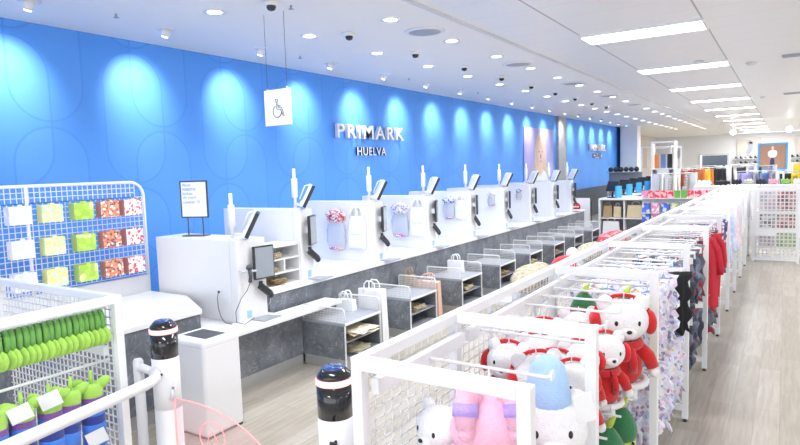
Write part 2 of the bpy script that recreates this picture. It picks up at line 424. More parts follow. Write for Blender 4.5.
# dome cameras
dc = empty('dome_camera', (-4.8, 4.72, CEIL))
MB().lathe((0, 0, 0), [(.075, 0), (.08, -.025), (.066, -.042), (.0001, -.042)], 20).build('housing', M['white'], dc)
MB().lathe((0, 0, 0), [(.05, -.042), (.05, -.06), (.036, -.085), (.0001, -.096)], 18).build('dome', M['gloss_black'], dc)
cache(dc)
for i in range(0, 10):
    o = dc if i == 0 else copy_tree(dc); o.location = (-4.8 if i else -4.55, 4.72 + 1.66 * i, CEIL)
    tag(o, 'white dome security camera with black bubble, number %d of the row from the viewpoint' % (i + 1) if i > 3 else ['black dome security camera cut by the top edge near the hanging sign cables', 'white dome security camera with black bubble left of the nearest round grille', 'white dome camera with black bubble below the nearest round grille', 'white dome camera with black bubble left of the second round grille'][i], 'security camera', 'dome cameras in a row over the tills')
sp = MB(); sp.lathe((0, 0, 0), [(.27, 0), (.27, -.012), (.21, -.02), (.205, -.006)], 32, mi=0)
sg = MB(); sg.lathe((0, 0, 0), [(.0001, 0), (.215, 0), (.215, -.012), (.0001, -.016)], 32)
v0 = empty('ceiling_speaker', (-4, 6.95, CEIL)); sp.build('rim', M['white'], v0); sg.build('grille', M['dgrille'], v0); cache(v0)
for i, y in enumerate((6.95, 10.2, 13.5, 16.7, 19.9)):
    o = v0 if i == 0 else copy_tree(v0); o.location = (-4.0, y, CEIL)
    tag(o, 'round grey ceiling speaker grille, %s from the viewpoint' % ['largest and nearest', 'second', 'third', 'fourth', 'fifth'][i], 'ceiling speaker', 'round ceiling speaker grilles')
# smoke detectors, sprinklers, vents on the tiled ceiling
sd = MB(); sd.lathe((0, 0, 0), [(.09, 0), (.09, -.02), (.055, -.05), (.0001, -.055)], 18)
for i, (x, y, lb) in enumerate(((-1.38, 12.4, 'white smoke detector beside the second panel light'), (-.59, 13.37, 'white smoke detector right of the second and third panel lights'), (-.6, 21.0, 'small white smoke detector further along the tiled ceiling'))):
    o = sd.build('smoke_detector', M['lam2'], None, (x, y, CEIL + .02)); tag(o, lb, 'smoke detector')
sk = MB(); sk.tube([(0, 0, 0), (0, 0, -.035)], .012); sk.lathe((0, 0, -.04), [(.0001, .006), (.03, .004), (.03, 0), (.0001, 0)], 12)
for i, (px, py) in enumerate(((116, 14), (291, 5.5), (300, 56), (409, 78), (478, 92))):
    d = ray(px, py); p = CAM + d * ((CEIL - 2.3) / d.z)
    o = sk.build('sprinkler', M['dgrille'], None, (p.x, p.y, CEIL)); tag(o, 'tiny grey ceiling sprinkler head, %s' % ['at the far left', 'near the top edge by the hanging cables', 'between two wall spotlights', 'over the large wall letters', 'right of the large wall letters'][i], 'sprinkler', 'ceiling sprinklers')
for i, (y, x0) in enumerate(((12.9, -.1), (20.5, -.1))):
    vt = MB(); vt.box(-.0, 1.2, -.12, .12, -.01, .02)
    for q in range(5): vt.box(.02, 1.18, -.1 + .044 * q, -.08 + .044 * q, -.022, -.01)
    tag(vt.build('ceiling_vent', M['dgrille'], None, (x0, y, CEIL + .01)), 'grey slotted ceiling vent at the right edge, %s one' % ['nearer', 'farther'][i], 'vent')

# world: dim neutral fill from the open shop behind
wd = bpy.data.worlds.new('world'); S.world = wd; wd.use_nodes = True
wd.node_tree.nodes['Background'].inputs['Color'].default_value = (.93, .96, 1, 1); wd.node_tree.nodes['Background'].inputs['Strength'].default_value = 2.0

# ------------------------------------------------------------------ wall lettering
t = empty('wall_sign', (0, 0, 0), 0, 'large white raised letters PRIMARK over dark HUELVA on the blue wall', 'sign')
text_mesh('lettering', 'PRIMARK', M['white'], 8.97, 11.3, 2.93, 3.2, WALLX + .03, .07, t, bold=.006, spacing=1.22)
text_mesh('small_lettering', 'HUELVA', M['paper'], 9.6, 10.62, 2.6, 2.77, WALLX + .03, .04, t, bold=.012, spacing=1.1, m2=M['navyletter'])
t = empty('wall_sign', (0, 0, 0), 0, 'small distant PRIMARK letters on the second blue wall section past the pillar', 'sign')
text_mesh('lettering', 'PRIMARK', M['white'], 26.4, 29.0, 2.84, 3.12, WALLX + .03, .07, t, bold=.024, spacing=1.12)
text_mesh('small_lettering', 'HUELVA', M['paper'], 27.0, 28.4, 2.52, 2.72, WALLX + .03, .04, t, bold=.012, spacing=1.1, m2=M['navyletter'])
# wheelchair sign
t = empty('hanging_sign', (-4.84, 5.05, CEIL), 0, 'square white hanging sign with a black wheelchair symbol', 'sign')
MB().box(-.2, .2, -.008, .008, -1.24, -.84).build('panel', M['paper'], t, bevel=.004)
for x in (-.15, .15):
    MB().tube([(x, 0, 0), (x, 0, -.84)], .0025, 6).build('cable', M['darkgrey'], t)
    MB().tube([(x, 0, -.82), (x, 0, -.85)], .008, 8).build('cable_clamp', M['steel'], t)
sy = MB(); Y_ = -.0105
def arc(cx, cz, r, a0, a1, n=14): return [(cx + r * math.cos(a0 + (a1 - a0) * i / n), Y_, cz + r * math.sin(a0 + (a1 - a0) * i / n)) for i in range(n + 1)]
sy.tube(arc(-.01, -.965, .02, 0, 2 * PI), .0035, 6)
sy.tube(arc(-.005, -1.085, .065, PI * .62, PI * 1.95, 20), .0045, 6)
sy.tube([(-.008, Y_, -.995), (-.008, Y_, -1.06), (.05, Y_, -1.065), (.085, Y_, -1.14), (.105, Y_, -1.13)], .0045, 6)
sy.tube([(.012, Y_, -.995), (.012, Y_, -1.02), (.05, Y_, -1.022)], .004, 6)
sy.tube([(.012, Y_, -1.02), (.014, Y_, -1.04), (.062, Y_, -1.042), (.095, Y_, -1.118)], .004, 6)
sy.build('wheelchair_symbol', M['dark'], t)

# portrait poster on the wall
t = empty('wall_poster', (WALLX + .01, 20.15, 2.3), 0, 'tall lavender wall poster of a woman with long fair hair in a white top', 'poster')
MB().box(0, .03, -1.45, 1.45, -1.1, 1.25).build('poster_board', M['lavender'], t)
def blob(pts, x0, x1): return lambda u, v, d: (d, u, v)
def sm(pts, it=2):
    for _ in range(it):
        q = []
        for i in range(len(pts)):
            a, b = pts[i], pts[(i + 1) % len(pts)]
            q += [(a[0] * .75 + b[0] * .25, a[1] * .75 + b[1] * .25), (a[0] * .25 + b[0] * .75, a[1] * .25 + b[1] * .75)]
        pts = q
    return pts
fz = lambda u, v, d: (d, u, v)
MB().prism(sm([(-.15, 1.1), (.35, 1.1), (.62, .6), (.7, -.1), (.85, -.75), (.35, -1.0), (-.5, -1.0), (-.75, -.7), (-.5, .1), (-.42, .7)]), .03, .038, fz).build('printed_hair', M['hair'], t)
MB().prism(sm([(-.3, -.15), (.4, -.15), (.95, -.5), (1.15, -1.1), (-1.15, -1.1), (-.85, -.5)], 2), .038, .044, fz).build('printed_top', M['paper'], t)
MB().prism(sm([(-.22, .1), (.3, .1), (.26, -.25), (.04, -.4), (-.2, -.25)], 2), .044, .047, fz).build('printed_neck', M['skin'], t)
MB().prism(sm([(-.25, .75), (.05, .9), (.35, .75), (.38, .3), (.2, .0), (.02, -.06), (-.16, .02), (-.3, .32)], 2), .047, .052, fz).build('printed_face', M['skin'], t)
fe = MB()
for y in (-.12, .22): fe.prism(sm([(y - .06, .45), (y, .48), (y + .06, .45), (y, .42)], 1), .052, .054, fz)
fe.prism(sm([(.0, .3), (.05, .22), (.1, .22), (.06, .42)], 1), .052, .0535, fz); fe.build('printed_eyes', M['navyletter'], t)
MB().prism(sm([(-.04, .13), (.05, .16), (.15, .13), (.05, .08)], 1), .052, .054, fz).build('printed_lips', M['lips'], t)

# ------------------------------------------------------------------ till counters
EX = -4.9
def counter(y0, y1, label, cut=0):
    t = empty('till_counter', (0, y0, 0), 0, label, 'counter')
    L = y1 - y0
    ol = [(-6.35, 0), (EX, 0), (EX, L - cut), (EX - cut * 1.9, L), (-6.35, L)] if cut else [(-6.35, 0), (EX, 0), (EX, L), (-6.35, L)]
    MB().prism(ol, .92, .97, lambda u, v, d: (u, v, d)).build('worktop', M['lam'], t, bevel=.006)
    L -= cut
    MB().box(-6.3, EX - .03, 0, L, .14, .92).build('front_panel', M['stone'], t)
    MB().box(-6.28, EX - .05, .01, L - .01, 0, .14).build('plinth', M['steel'], t)
    return t
counter(.6, 4.27, 'white topped till counter section behind the litter bin with grey stone front', .38)
counter(4.86, 17.6, 'long white topped till counter with grey stone front running to the back')
t = empty('low_desk', (0, 0, 0), 0, 'low white accessible desk with grey stone front, beside the litter bin', 'desk')
MB().box(-4.86, -4.58, 3.95, 5.74, .68, .725).build('worktop', M['lam'], t, bevel=.006)
ld_ = MB().box(-6.3, -4.862, 4.285, 4.85, .68, .722).box(-5.5, -4.862, 3.95, 4.285, .68, .722); ld_.build('inner_worktop', M['lam'], t)
MB().box(-4.97, -4.865, 4.29, 5.28, .14, .675).build('front_panel', M['stone'], t) if 0 else MB().box(-4.868, -4.84, 3.96, 5.28, .13, .68).build('front_panel', M['stone'], t)
MB().box(-4.868, -4.85, 3.96, 5.28, 0, .13).build('plinth', M['steel'], t)

# ------------------------------------------------------------------ tills (kiosks)
def rbox_outline(x0, x1, y0, y1, r, n=5):
    """rounded only on the +X corners"""
    pts = [(x0, y0)]
    for i in range(n + 1):
        a = -PI / 2 + PI / 2 * i / n; pts.append((x1 - r + r * math.cos(a), y0 + r + r * math.sin(a)))
    for i in range(n + 1):
        a = PI / 2 * i / n; pts.append((x1 - r + r * math.cos(a), y1 - r + r * math.sin(a)))
    pts.append((x0, y1)); return pts
def make_kiosk(dp=.42, ysc=.3, rsc=-8, yst=.2):
    t = empty('till_kiosk', (0, 0, 0))
    H_ = .88
    MB().prism(rbox_outline(-1.36, 0, 0, dp, .035), 0, H_, lambda u, v, d: (u, v, d)).build('body', M['lam'], t, bevel=.006)
    s = MB(); s.box(-.115, -.11, -.0035, .0, .01, H_ - .01)
    s.build('panel_seam', M['lam2'], t)
    tr = MB(); tr.prism([(-.02, .02), (.28, .03), (.26, .3), (-.01, .24)], 0, .012, lambda u, v, d: (u * .7 + .0, v + dp * .3, .001 + d)); tr.build('payment_mat', M['benchtop'], t)
    MB().box(.0, .006, .1, .16, .03, .11).build('card_sticker', M['bagblue'], t)
    # signal lamp
    la = empty('signal_lamp', (-.1, .06, H_)); la.parent = t
    lm = MB(); lm.tube([(0, 0, 0), (0, 0, .5)], .019, 12); lm.tube([(0, 0, .14), (0, 0, .15), (0, 0, .37), (0, 0, .38)], [.028, .037, .037, .028], 14); lm.lathe((0, 0, 0), [(.045, 0), (.045, .012), (.02, .02), (.0001, .02)], 16)
    bpy.data.objects.remove(la); lo = lm.build('signal_lamp', M['white'], t, (-.13, .07, H_))
    # staff screen, side-on
    rot = Matrix.Rotation(math.radians(43), 3, 'Z') @ Matrix.Rotation(math.radians(27), 3, 'Y')
    c = Vector((-.0, yst, H_ + .17))
    MB().cbox(c, .028, .3, .3, rot).build('staff_screen', M['white'], t, bevel=.004)
    MB().cbox(c + rot @ Vector((.034, 0, 0)), .04, .28, .29, rot).build('screen_back', M['dark'], t)
    ar = MB(); ar.tube([c + rot @ Vector((-.01, 0, -.09)), c + Vector((-.06, -.04, -.12)), (-.1, .07, H_ + .06)], .02, 8); ar.tube([c + rot @ Vector((-.02, 0, .13)), c + rot @ Vector((-.06, 0, .1)), c + rot @ Vector((-.05, 0, -.08))], .008, 6); ar.build('screen_arm', M['white'], t)
    # customer screen on the aisle side
    rr = Matrix.Rotation(math.radians(rsc), 3, 'Z')
    cs = MB().cbox((.075, ysc, .62), .035, .26, .36, rr).build('customer_screen', M['dark'], t, bevel=.004)
    MB().cbox(Vector((.075, ysc, .62)) + rr @ Vector((.0185, 0, 0)), .004, .235, .33, rr).build('screen_glass', M['screen'], t)
    MB().box(-.002, .06, ysc - .03, ysc + .03, .58, .66).build('screen_bracket', M['white'], t)
    # handset
    hr = Matrix.Rotation(math.radians(52), 3, 'X'); n_ = 'reader'; dy = ysc - .2
    hs = MB(); hs.cbox((.06, .22 + dy, .31), .045, .07, .2, hr); hs.cbox((.05, .17 + dy, .38), .03, .04, .07); hs.ball((.06, .3 + dy, .24), .035, .035, .04); hs.build('card_reader', M['dark'], t, bevel=.008)
    MB().tube([(-.005, .18 + dy, .37), (.05, .18 + dy, .37)], .018, 10).build('reader_bracket', M['white'], t)
    MB().tube([(.06, .3 + dy, .21), (.06, .29 + dy, .17), (.045, .27 + dy, .12)], .004, 6).build('reader_stem', M['steel'], t)
    return t
kiosk = make_kiosk(); kiosk2 = cache(make_kiosk(.24, .13, 24, .13))
KY = [4.33, 5.48, 7.06, 8.62, 10.2, 11.8, 13.37, 14.98, 16.5]
kl = ['white till kiosk with a black framed notice on top, at the litter bin',
      'white till kiosk beside the pigeonhole shelves, second from the bin end',
      'white till kiosk with a red printed bag and white tote hanging on it',
      'white till kiosk with a frilly clear bag and tote hanging, fourth in the row',
      'white till kiosk, fifth in the row, with a navy bow bag hanging',
      'white till kiosk, sixth in the row from the bin end',
      'white till kiosk, seventh in the row, left of the poster of the woman',
      'white till kiosk in front of the poster of the woman, eighth in the row',
      'farthest white till kiosk at the end of the long counter']
for i, y in enumerate(KY):
    o = kiosk if i == 0 else kiosk2 if i == 1 else copy_tree(kiosk2)
    o.location = (-4.84, y, .7235) if i == 0 else (-4.98, y, .9705)
    tag(o, kl[i], 'checkout kiosk', 'till kiosks along the counter')
# the first one: hand scanner, cable and grommet
t = empty('hand_scanner', (-4.86, 4.3, .72), 0, 'grey hand scanner with a looping cable on the nearest till kiosk', 'scanner')
MB().tube([(.045, .02, .57), (.1, .05, .56), (.11, .2, .55)], .012, 8).build('holder', M['lam2'], t)
MB().ball((.12, .1, .6), .035, .04, .03).build('scanner_head', M['darkgrey'], t)
MB().tube([(.12, .1, .58), (.12, .11, .5), (.12, .1, .44)], [.022, .017, .02], 10).build('grip', M['darkgrey'], t)
cb = MB(); cb.tube([(.12, .1, .44), (.11, .06, .36), (.06, .02, .28), (.02, -.03, .14), (.06, -.06, .04), (.14, -.02, .02), (.2, .06, .08)], .004, 6)
cb.build('scanner_cable', M['darkgrey'], t)
t = empty('power_cable', (-5.1, 4.285, .72), 0, 'thin black cable dropping from a round grommet on the near kiosk side', 'cable')
MB().lathe((0, 0, .33), [(.0001, 0), (.014, 0), (.014, .008), (.0001, .008)], 14, axis=Matrix.Rotation(PI / 2, 3, 'X')).build('grommet', M['dark'], t)
MB().tube([(0, -.008, .33), (-.01, -.02, .27), (.01, -.03, .16), (.05, -.03, .06), (.1, -.025, .01), (.2, -.02, .006)], .0035, 6).build('lead', M['dark'], t)

# notice on kiosk 1
t = empty('counter_notice', (-5.76, 4.56, 1.6045), math.radians(20), 'black framed notice about paper bags standing on the nearest kiosk', 'notice')
MB().box(-.13, .13, -.06, .06, 0, .01).build('base', M['darkgrey'], t)
for x in (-.085, .085): MB().box(x - .005, x + .005, -.005, .005, .01, .19).build('leg', M['darkgrey'], t)
fr = MB(); fr.box(-.155, .155, -.008, .008, .19, .202); fr.box(-.155, .155, -.008, .008, .56, .572); fr.box(-.155, -.143, -.008, .008, .202, .56); fr.box(.143, .155, -.008, .008, .202, .56)
fr.build('frame', M['dark'], t); MB().box(-.143, .143, -.004, .004, .202, .56).build('sheet', M['paper'], t)
M['txtblue'] = mat('blue_print_ink', (.1, .25, .55), .6)
t.scale = (1.12,) * 3
for i, (s_, wd_) in enumerate((('Ahora', .095), ('nuestras', .15), ('bolsas', .11), ('de papel', .15), ('cuestan 15', .19))):
    z = .515 - i * .044
    text_mesh('printed_line', s_, M['txtblue'], -.125, -.125 + wd_, z, z + .03, -.0045, .001, t, frame='-y')

# pigeonhole shelf
t = empty('pigeonhole_shelf', (-5.0, 4.86, .97), 0, 'open white pigeonhole shelf holding paper bags, between the first two kiosks', 'shelf')
b = MB(); b.box(-.4, 0, 0, .61, .46, .485); b.box(-.4, -.38, 0, .61, 0, .46); b.box(-.38, 0, 0, .02, 0, .46); b.box(-.38, 0, .59, .61, 0, .46); b.box(-.38, 0, .02, .59, 0, .015)
b.build('carcass', M['lam'], t)
MB().box(-.38, -.0, .02, .59, .145, .165).build('shelf', M['lam'], t); MB().box(-.38, -.0, .02, .59, .305, .325).build('shelf', M['lam'], t)
MB().box(-.38, -.0, .33, .35, .165, .305).build('divider', M['lam'], t)

def paper_stack(name, x, y, z, w, d, n, m, label, cat='paper bags', group=None, amp=.02):
    """crumpled sheaf of folded paper bags"""
    b = MB(); rnd = random.Random(int(abs(x * 977 + y * 331 + z * 77)))
    for i in range(n):
        a = rnd.uniform(-.3, .3); zz = i * .012; tl = rnd.uniform(-.02, .03)
        nu, nv = 6, 4; vs = []
        for s in (0, .004):
            for iu in range(nu + 1):
                for iv in range(nv + 1):
                    u = (iu / nu - .5) * d * rnd.uniform(.96, 1.0); v = (iv / nv - .5) * w
                    vs.append((u * math.cos(a) - v * math.sin(a), u * math.sin(a) + v * math.cos(a), .003 + zz + s + (math.sin(iu * 1.9 + i) * math.cos(iv * 2.3 + i) * .5 + .5) * amp + 0))
        fs = []; K = (nu + 1) * (nv + 1)
        for iu in range(nu):
            for iv in range(nv):
                q = iu * (nv + 1) + iv; f = (q, q + 1, q + nv + 2, q + nv + 1); fs.append(f); fs.append(tuple(K + j for j in f[::-1]))
        ring = [iv for iv in range(nv + 1)] + [iu * (nv + 1) + nv for iu in range(1, nu + 1)] + [nu * (nv + 1) + iv for iv in range(nv - 1, -1, -1)] + [iu * (nv + 1) for iu in range(nu - 1, 0, -1)]
        for j in range(len(ring)): a1, b1 = ring[j], ring[(j + 1) % len(ring)]; fs.append((a1, K + a1, K + b1, b1))
        b.add(vs, fs, False)
    o = b.build(name, m, None, (x, y, z)); return tag(o, label, cat, group)
paper_stack('paper_bag_bundle', -5.1, 5.06, 1.297, .2, .2, 5, M['kraft'], 'kraft paper bags curling out of the top pigeonhole')
paper_stack('paper_bag_bundle', -5.12, 5.04, 1.137, .16, .2, 4, M['kraft'], 'kraft paper bags in the middle left pigeonhole')
paper_stack('paper_bag_bundle', -5.1, 5.12, .987, .2, .24, 5, M['brown'], 'brown paper bags lying in the bottom pigeonhole')

# bags hanging on kiosk faces
def hanging_bag(w, h, d):
    def f(v):
        k = 1 - .25 * max(0, v.z / h * 2) ** 2
        n = math.sin(v.x * 60) * .004 + math.sin(v.z * 45 + v.x * 30) * .004
        return Vector((max(-w / 2, min(w / 2, v.x * 1.25)) * k, v.y + n, max(-h / 2, min(h / 2, v.z * 1.2))))
    return f
def tote(loc, label, ry=0, s=1):
    t = empty('tote_bag', loc, ry, label, 'bag', 'white tote bags hanging on the kiosks')
    MB().ball((0, -.03, -.26 * s), .15 * s, .028, .24 * s, 20, 16, fn=hanging_bag(.27 * s, .42 * s, .05)).build('bag_body', M['paper'], t)
    hd = MB()
    for sx in (-1, 1): hd.tube([(sx * .1 * s, -.03, -.1 * s), (sx * .09 * s, -.03, .0), (sx * .04 * s, -.03, .07 * s), (0, -.025, .03 * s), (-sx * .02 * s, -.03, -.08 * s)], .017 * s, 6)
    hd.build('handles', M['paper'], t)
    text_mesh('print', 'PRIMARK', M['bagblue'], -.07 * s, .07 * s, -.29 * s, -.275 * s, -.0655, .002, t, frame='-y')
    return t
def clear_bag(loc, cmat, label, s=1):
    t = empty('clear_gift_bag', loc, 0, label, 'bag', 'clear gift bags hanging on the kiosks')
    MB().ball((0, -.045, -.3 * s), .14 * s, .04, .2 * s, 18, 12, fn=hanging_bag(.26 * s, .36 * s, .05)).build('bag_film', M['film'], t)
    def ruf(v): a = math.atan2(v.z, v.x); k = 1 + .05 * math.sin(a * 9); return Vector((v.x * k, v.y * (1 + .5 * math.sin(a * 7)), v.z * k))
    MB().ball((0, -.055, -.07 * s), .15 * s, .045, .085 * s, 36, 12, fn=ruf).build('frill', cmat, t)
    MB().ball((0, -.05, -.45 * s), .11 * s, .035, .03 * s, 16, 8).build('filling', M['confetti'], t)
    MB().tube([(-.0, -.01, .04), (-.0, -.05, .02)], .006, 6).build('hook', M['white'], t)
    return t
M['confetti'] = mat_pattern('confetti_filling', [(.8, .1, .15), (.1, .2, .7), (.9, .7, .1), (.4, .1, .5), (.9, .9, .9)], 60)
M['redwhite'] = mat_pattern('red_white_print', [(.8, .75, .76), (.5, .05, .08), (.75, .3, .33), (.85, .83, .84)], 45)
M['lilacwhite'] = mat_pattern('lilac_white_print', [(.82, .83, .92), (.55, .45, .7), (.75, .75, .9), (.9, .9, .95), (.4, .25, .5)], 40)
M['navybow'] = mat_pattern('navy_white_print', [(.1, .12, .5), (.7, .72, .9), (.8, .82, .93)], 30)
zt = 1.72
clear_bag((-5.66, 7.06, zt), M['redwhite'], 'clear gift bag with a red and white frilled top on the third kiosk', 1.25)
tote((-5.28, 7.06, zt - .02), 'white tote bag hanging right of the red frilled bag on the third kiosk', 0, 1.15)
clear_bag((-5.52, 8.62, zt), M['lilacwhite'], 'clear gift bag with a lilac speckled frill on the fourth kiosk', 1.2)
tote((-5.17, 8.62, zt), 'white tote bag hanging on the fourth kiosk', 0, 1.15)
clear_bag((-5.42, 10.2, zt + .03), M['navybow'], 'clear gift bag with a navy bow top on the fifth kiosk', .9)
tote((-5.17, 10.2, zt), 'white tote bag hanging on the fifth kiosk', 0, .85)
clear_bag((-5.25, 11.8, zt + .03), M['lilacwhite'], 'small clear gift bag on the sixth kiosk', .6)
clear_bag((-5.25, 13.37, zt + .03), M['navybow'], 'small clear gift bag on the seventh kiosk', .5)

# ------------------------------------------------------------------ bagging benches
def make_bench():
    t = empty('bagging_bench', (0, 0, 0))     # origin: floor, front face y=0, x from -.64 to 0
    W, D, H_ = .645, .72, .56
    MB().box(-W, -.0, 0, D, H_ - .03, H_).build('bench_top', M['benchtop'], t)
    MB().box(-W, -.012, 0, .025, .13, H_ - .03).build('side_panel', M['stone'], t); MB().box(-W, -.012, D - .025, D, .13, H_ - .03).build('side_panel', M['stone'], t)
    MB().box(-W, -W + .02, .025, D - .025, .13, H_ - .03).build('back_panel', M['stone'], t)
    MB().box(-W + .02, -.02, .025, D - .025, .32, .335).build('shelf', M['benchtop'], t)
    MB().box(-W + .02, -.012, .025, D - .025, .13, .145).build('bottom_shelf', M['benchtop'], t)
    ed = MB(); ed.box(-.012, 0, 0, .014, .0, H_ - .03); ed.box(-.012, 0, D - .014, D, .0, H_ - .03); ed.box(-.002, .004, 0, D, H_ - .025, H_ + .004)
    ed.build('edge_trim', M['white'], t)
    MB().box(-W, -.05, .02, D - .02, 0, .13).build('plinth', M['steel'], t)
    for yy in (.012, D - .012):
        r = MB(); hz = .17
        r.tube([(-W + .01, yy, H_), (-W + .01, yy, H_ + hz - .01), (-W + .02, yy, H_ + hz)] + [(-.06, yy, H_ + hz), (-.03, yy, H_ + hz - .008), (-.014, yy, H_ + hz - .03), (-.01, yy, H_ + hz - .06), (-.01, yy, H_)], .009, 8)
        ro = r.build('guard_rail', M['white'], t)
        g = MB(); grid(g, lambda u, v, d: (u, yy + d, v), -W + .015, -.015, H_ + .01, H_ + hz - .01, .022, .03, .0016, .0016); g.build('rail_mesh', M['white'], ro)
    return t
bench = cache(make_bench())
BY = [5.29, 6.72, 8.26, 9.74, 11.22, 12.7, 14.2, 15.75]
bl = ['grey stone bagging bench with wire rails, nearest the low desk, papers spilling from its shelf',
      'grey bagging bench with peach and brown bags behind it, second in row',
      'third grey bagging bench in the row with a white paper bag at its rear rail',
      'fourth grey bagging bench in the row with wire guard rails', 'fifth grey bagging bench in the row with wire guard rails',
      'sixth grey bagging bench in the row, behind the red and white plush', 'seventh grey bagging bench in the row, second from the far end', 'farthest grey bagging bench at the end of the row']
for i, y in enumerate(BY):
    o = bench if i == 0 else copy_tree(bench); o.location = (-4.2, y, 0)
    tag(o, bl[i], 'bench', 'bagging benches along the till counter')
    if i < 6:
        paper_stack('paper_bag_bundle', -4.36, y + .34, .336, .3, .24, 4, [M['brown'], M['kraft'], M['kraft'], M['brown'], M['kraft'], M['brown']][i],
                    'crumpled paper bags on the upper shelf of the %s bagging bench' % ['first', 'second', 'third', 'fourth', 'fifth', 'sixth'][i], 'paper bags', 'paper bags on the bench shelves', .03)
paper_stack('cream_sheets', -4.24, 5.6, .4, .4, .34, 3, M['cream'], 'cream sheets poking out over the first bench shelf', 'paper')
paper_stack('paper_bag_bundle', -4.36, 5.65, .146, .3, .3, 4, M['cream'], 'cream folded bags on the bottom shelf of the first bagging bench')
# white paper carrier bags standing / hanging at benches
def carrier(x, y, z, w, h, d, m, label, rz=0):
    t = empty('carrier_bag', (x, y, z), rz, label, 'bag')
    b = MB(); b.add([(-w / 2, -d / 2, 0), (w / 2, -d / 2, 0), (w / 2, d / 2, 0), (-w / 2, d / 2, 0), (-w * .44, -d * .4, h), (w * .46, -d * .42, h * .97), (w * .45, d * .4, h), (-w * .45, d * .36, h * .98)],
          [(0, 1, 5, 4), (1, 2, 6, 5), (2, 3, 7, 6), (3, 0, 4, 7), (0, 3, 2, 1), (4, 5, 6, 7)])
    b.build('bag_body', m, t)
    for yy in (-d * .4, d * .38):
        hh = MB(); hh.tube([(-w * .22, yy, h * .93), (-w * .2, yy, h + .06), (-w * .1, yy, h + .1), (w * .1, yy, h + .1), (w * .2, yy, h + .06), (w * .22, yy, h * .93)], .009, 6); hh.build('handle', m, t)
    return t
carrier(-4.42, 6.15, .0, .4, .8, .14, M['paper'], 'white paper carrier bag standing between the first and second bagging benches')
carrier(-4.62, 5.87, .561, .26, .14, .1, M['paper'], 'white paper bag with loop handles on the first bench top')
M['peach'] = mat_pattern('peach_print', [(.8, .5, .4), (.85, .62, .5), (.6, .35, .25)], 30, kind='wave')
t = carrier(-4.4, 7.55, 0, .4, .66, .12, M['peach'], 'peach striped carrier bag behind the rear rail of the second bench')
carrier(-4.74, 7.57, 0, .2, .72, .1, M['brown'], 'brown paper carrier bag hanging at the rear rail of the second bench')
carrier(-4.6, 8.82, .561, .28, .2, .1, M['paper'], 'white paper bag with loop handles on the third bench top')

# ------------------------------------------------------------------ litter bin
t = empty('litter_bin', (-4.18, 3.3, 0), 0, 'white square litter bin with a slot in its top, at the low desk', 'bin')
# rounded-top housing: x -.44..0, y 0..0.62
BD = .42
MB().box(-.46, 0, 0, BD, .012, .83).build('body', M['lam'], t, bevel=.03)
MB().box(-.45, -.01, .01, BD - .01, 0, .012).build('base', M['darkgrey'], t)
MB().box(-.462, .002, -.002, BD + .002, .79, .87).build('lid', M['lam'], t, bevel=.03)
MB().box(-.38, -.08, .1, BD - .1, .868, .874).build('slot', M['dark'], t, bevel=.001)

# ------------------------------------------------------------------ gate bollards, rail and wing
def bollard(x, y, label):
    t = empty('gate_bollard', (x, y, 0), 0, label, 'bollard', 'lit gate bollards')
    r = .09; zt = 1.33
    MB().lathe((0, 0, 0), [(.0001, 0), (r + .02, 0), (r + .02, .02), (r, .03), (r, .72), (r - .003, .722), (r - .003, .728), (r, .73), (r, 1.08), (.0001, 1.08)], 40).build('post', M['white'], t)
    MB().lathe((0, 0, 0), [(.0001, 1.08), (r, 1.08), (r, 1.245), (.0001, 1.245)], 40).build('black_collar', M['gloss_black'], t)
    MB().lathe((0, 0, 0), [(.0001, 1.245), (r + .002, 1.247), (r + .003, 1.262), (r + .002, 1.277), (.0001, 1.279)], 40).build('light_ring', M['ring'], t)
    MB().lathe((0, 0, 0), [(.0001, 1.279), (r, 1.279), (r - .004, 1.295), (r - .03, zt - .006), (.0001, zt - .004)], 40).build('black_cap', M['gloss_black'], t)
    MB().lathe((0, 0, 0), [(.0001, zt - .005), (r - .03, zt - .007), (r - .036, zt), (.0001, zt + .001)], 32).build('blue_top', M['bluecap'], t)
    MB().lathe((r * .62, -r * .8, .98), [(.0001, 0), (.008, 0), (.008, .006), (.0001, .006)], 10, axis=Matrix.Rotation(PI / 2, 3, 'X')).build('sensor', M['dark'], t)
    return t
b1 = bollard(-3.55, 2.49, 'white gate bollard with black cap and glowing red ring beside the litter bin')
b2 = bollard(-1.885, 2.27, 'white gate bollard with glowing red ring left of the long wire rack')
MB().box(.03, .07, -.092, -.08, .93, .98).build('keyhole', M['dark'], b2)
# wing
t = empty('gate_wing', (-3.44, 2.46, 0), math.radians(12), 'pink tinted clear gate wing with an arrow ring, on the left bollard', 'gate')
pts = [(0, .25), (.0, .8)]
for i in range(13):
    a = PI / 2 * i / 12; pts.append((.02 + .8 * math.sin(a), .25 + .56 * math.cos(a)))
MB().prism(pts, -.004, .004, lambda u, v, d: (u, d, v)).build('wing_panel', M['pink_acrylic'], t)
ln = MB(); ln.tube([(u, -.004, v) for u, v in pts[2:]], .005, 6); ln.tube([(0.005, -.004, .25), (.005, -.004, .8)], .006, 6); ln.build('edge_line', M['pink_line'], t)
ar = MB(); ar.tube([(.3 + .1 * math.cos(2 * PI * i / 24), -.006, .58 + .1 * math.sin(2 * PI * i / 24)) for i in range(25)], .004, 6)
ar.tube([(.26, -.006, .55), (.3, -.006, .63), (.34, -.006, .55)], .004, 6); ar.build('arrow_mark', M['pink_line'], t)
hg = MB(); hg.tube([(-.02, 0, .8), (-.0, 0, .88), (.02, 0, .86)], .015, 8); hg.build('hinge', M['white'], t)
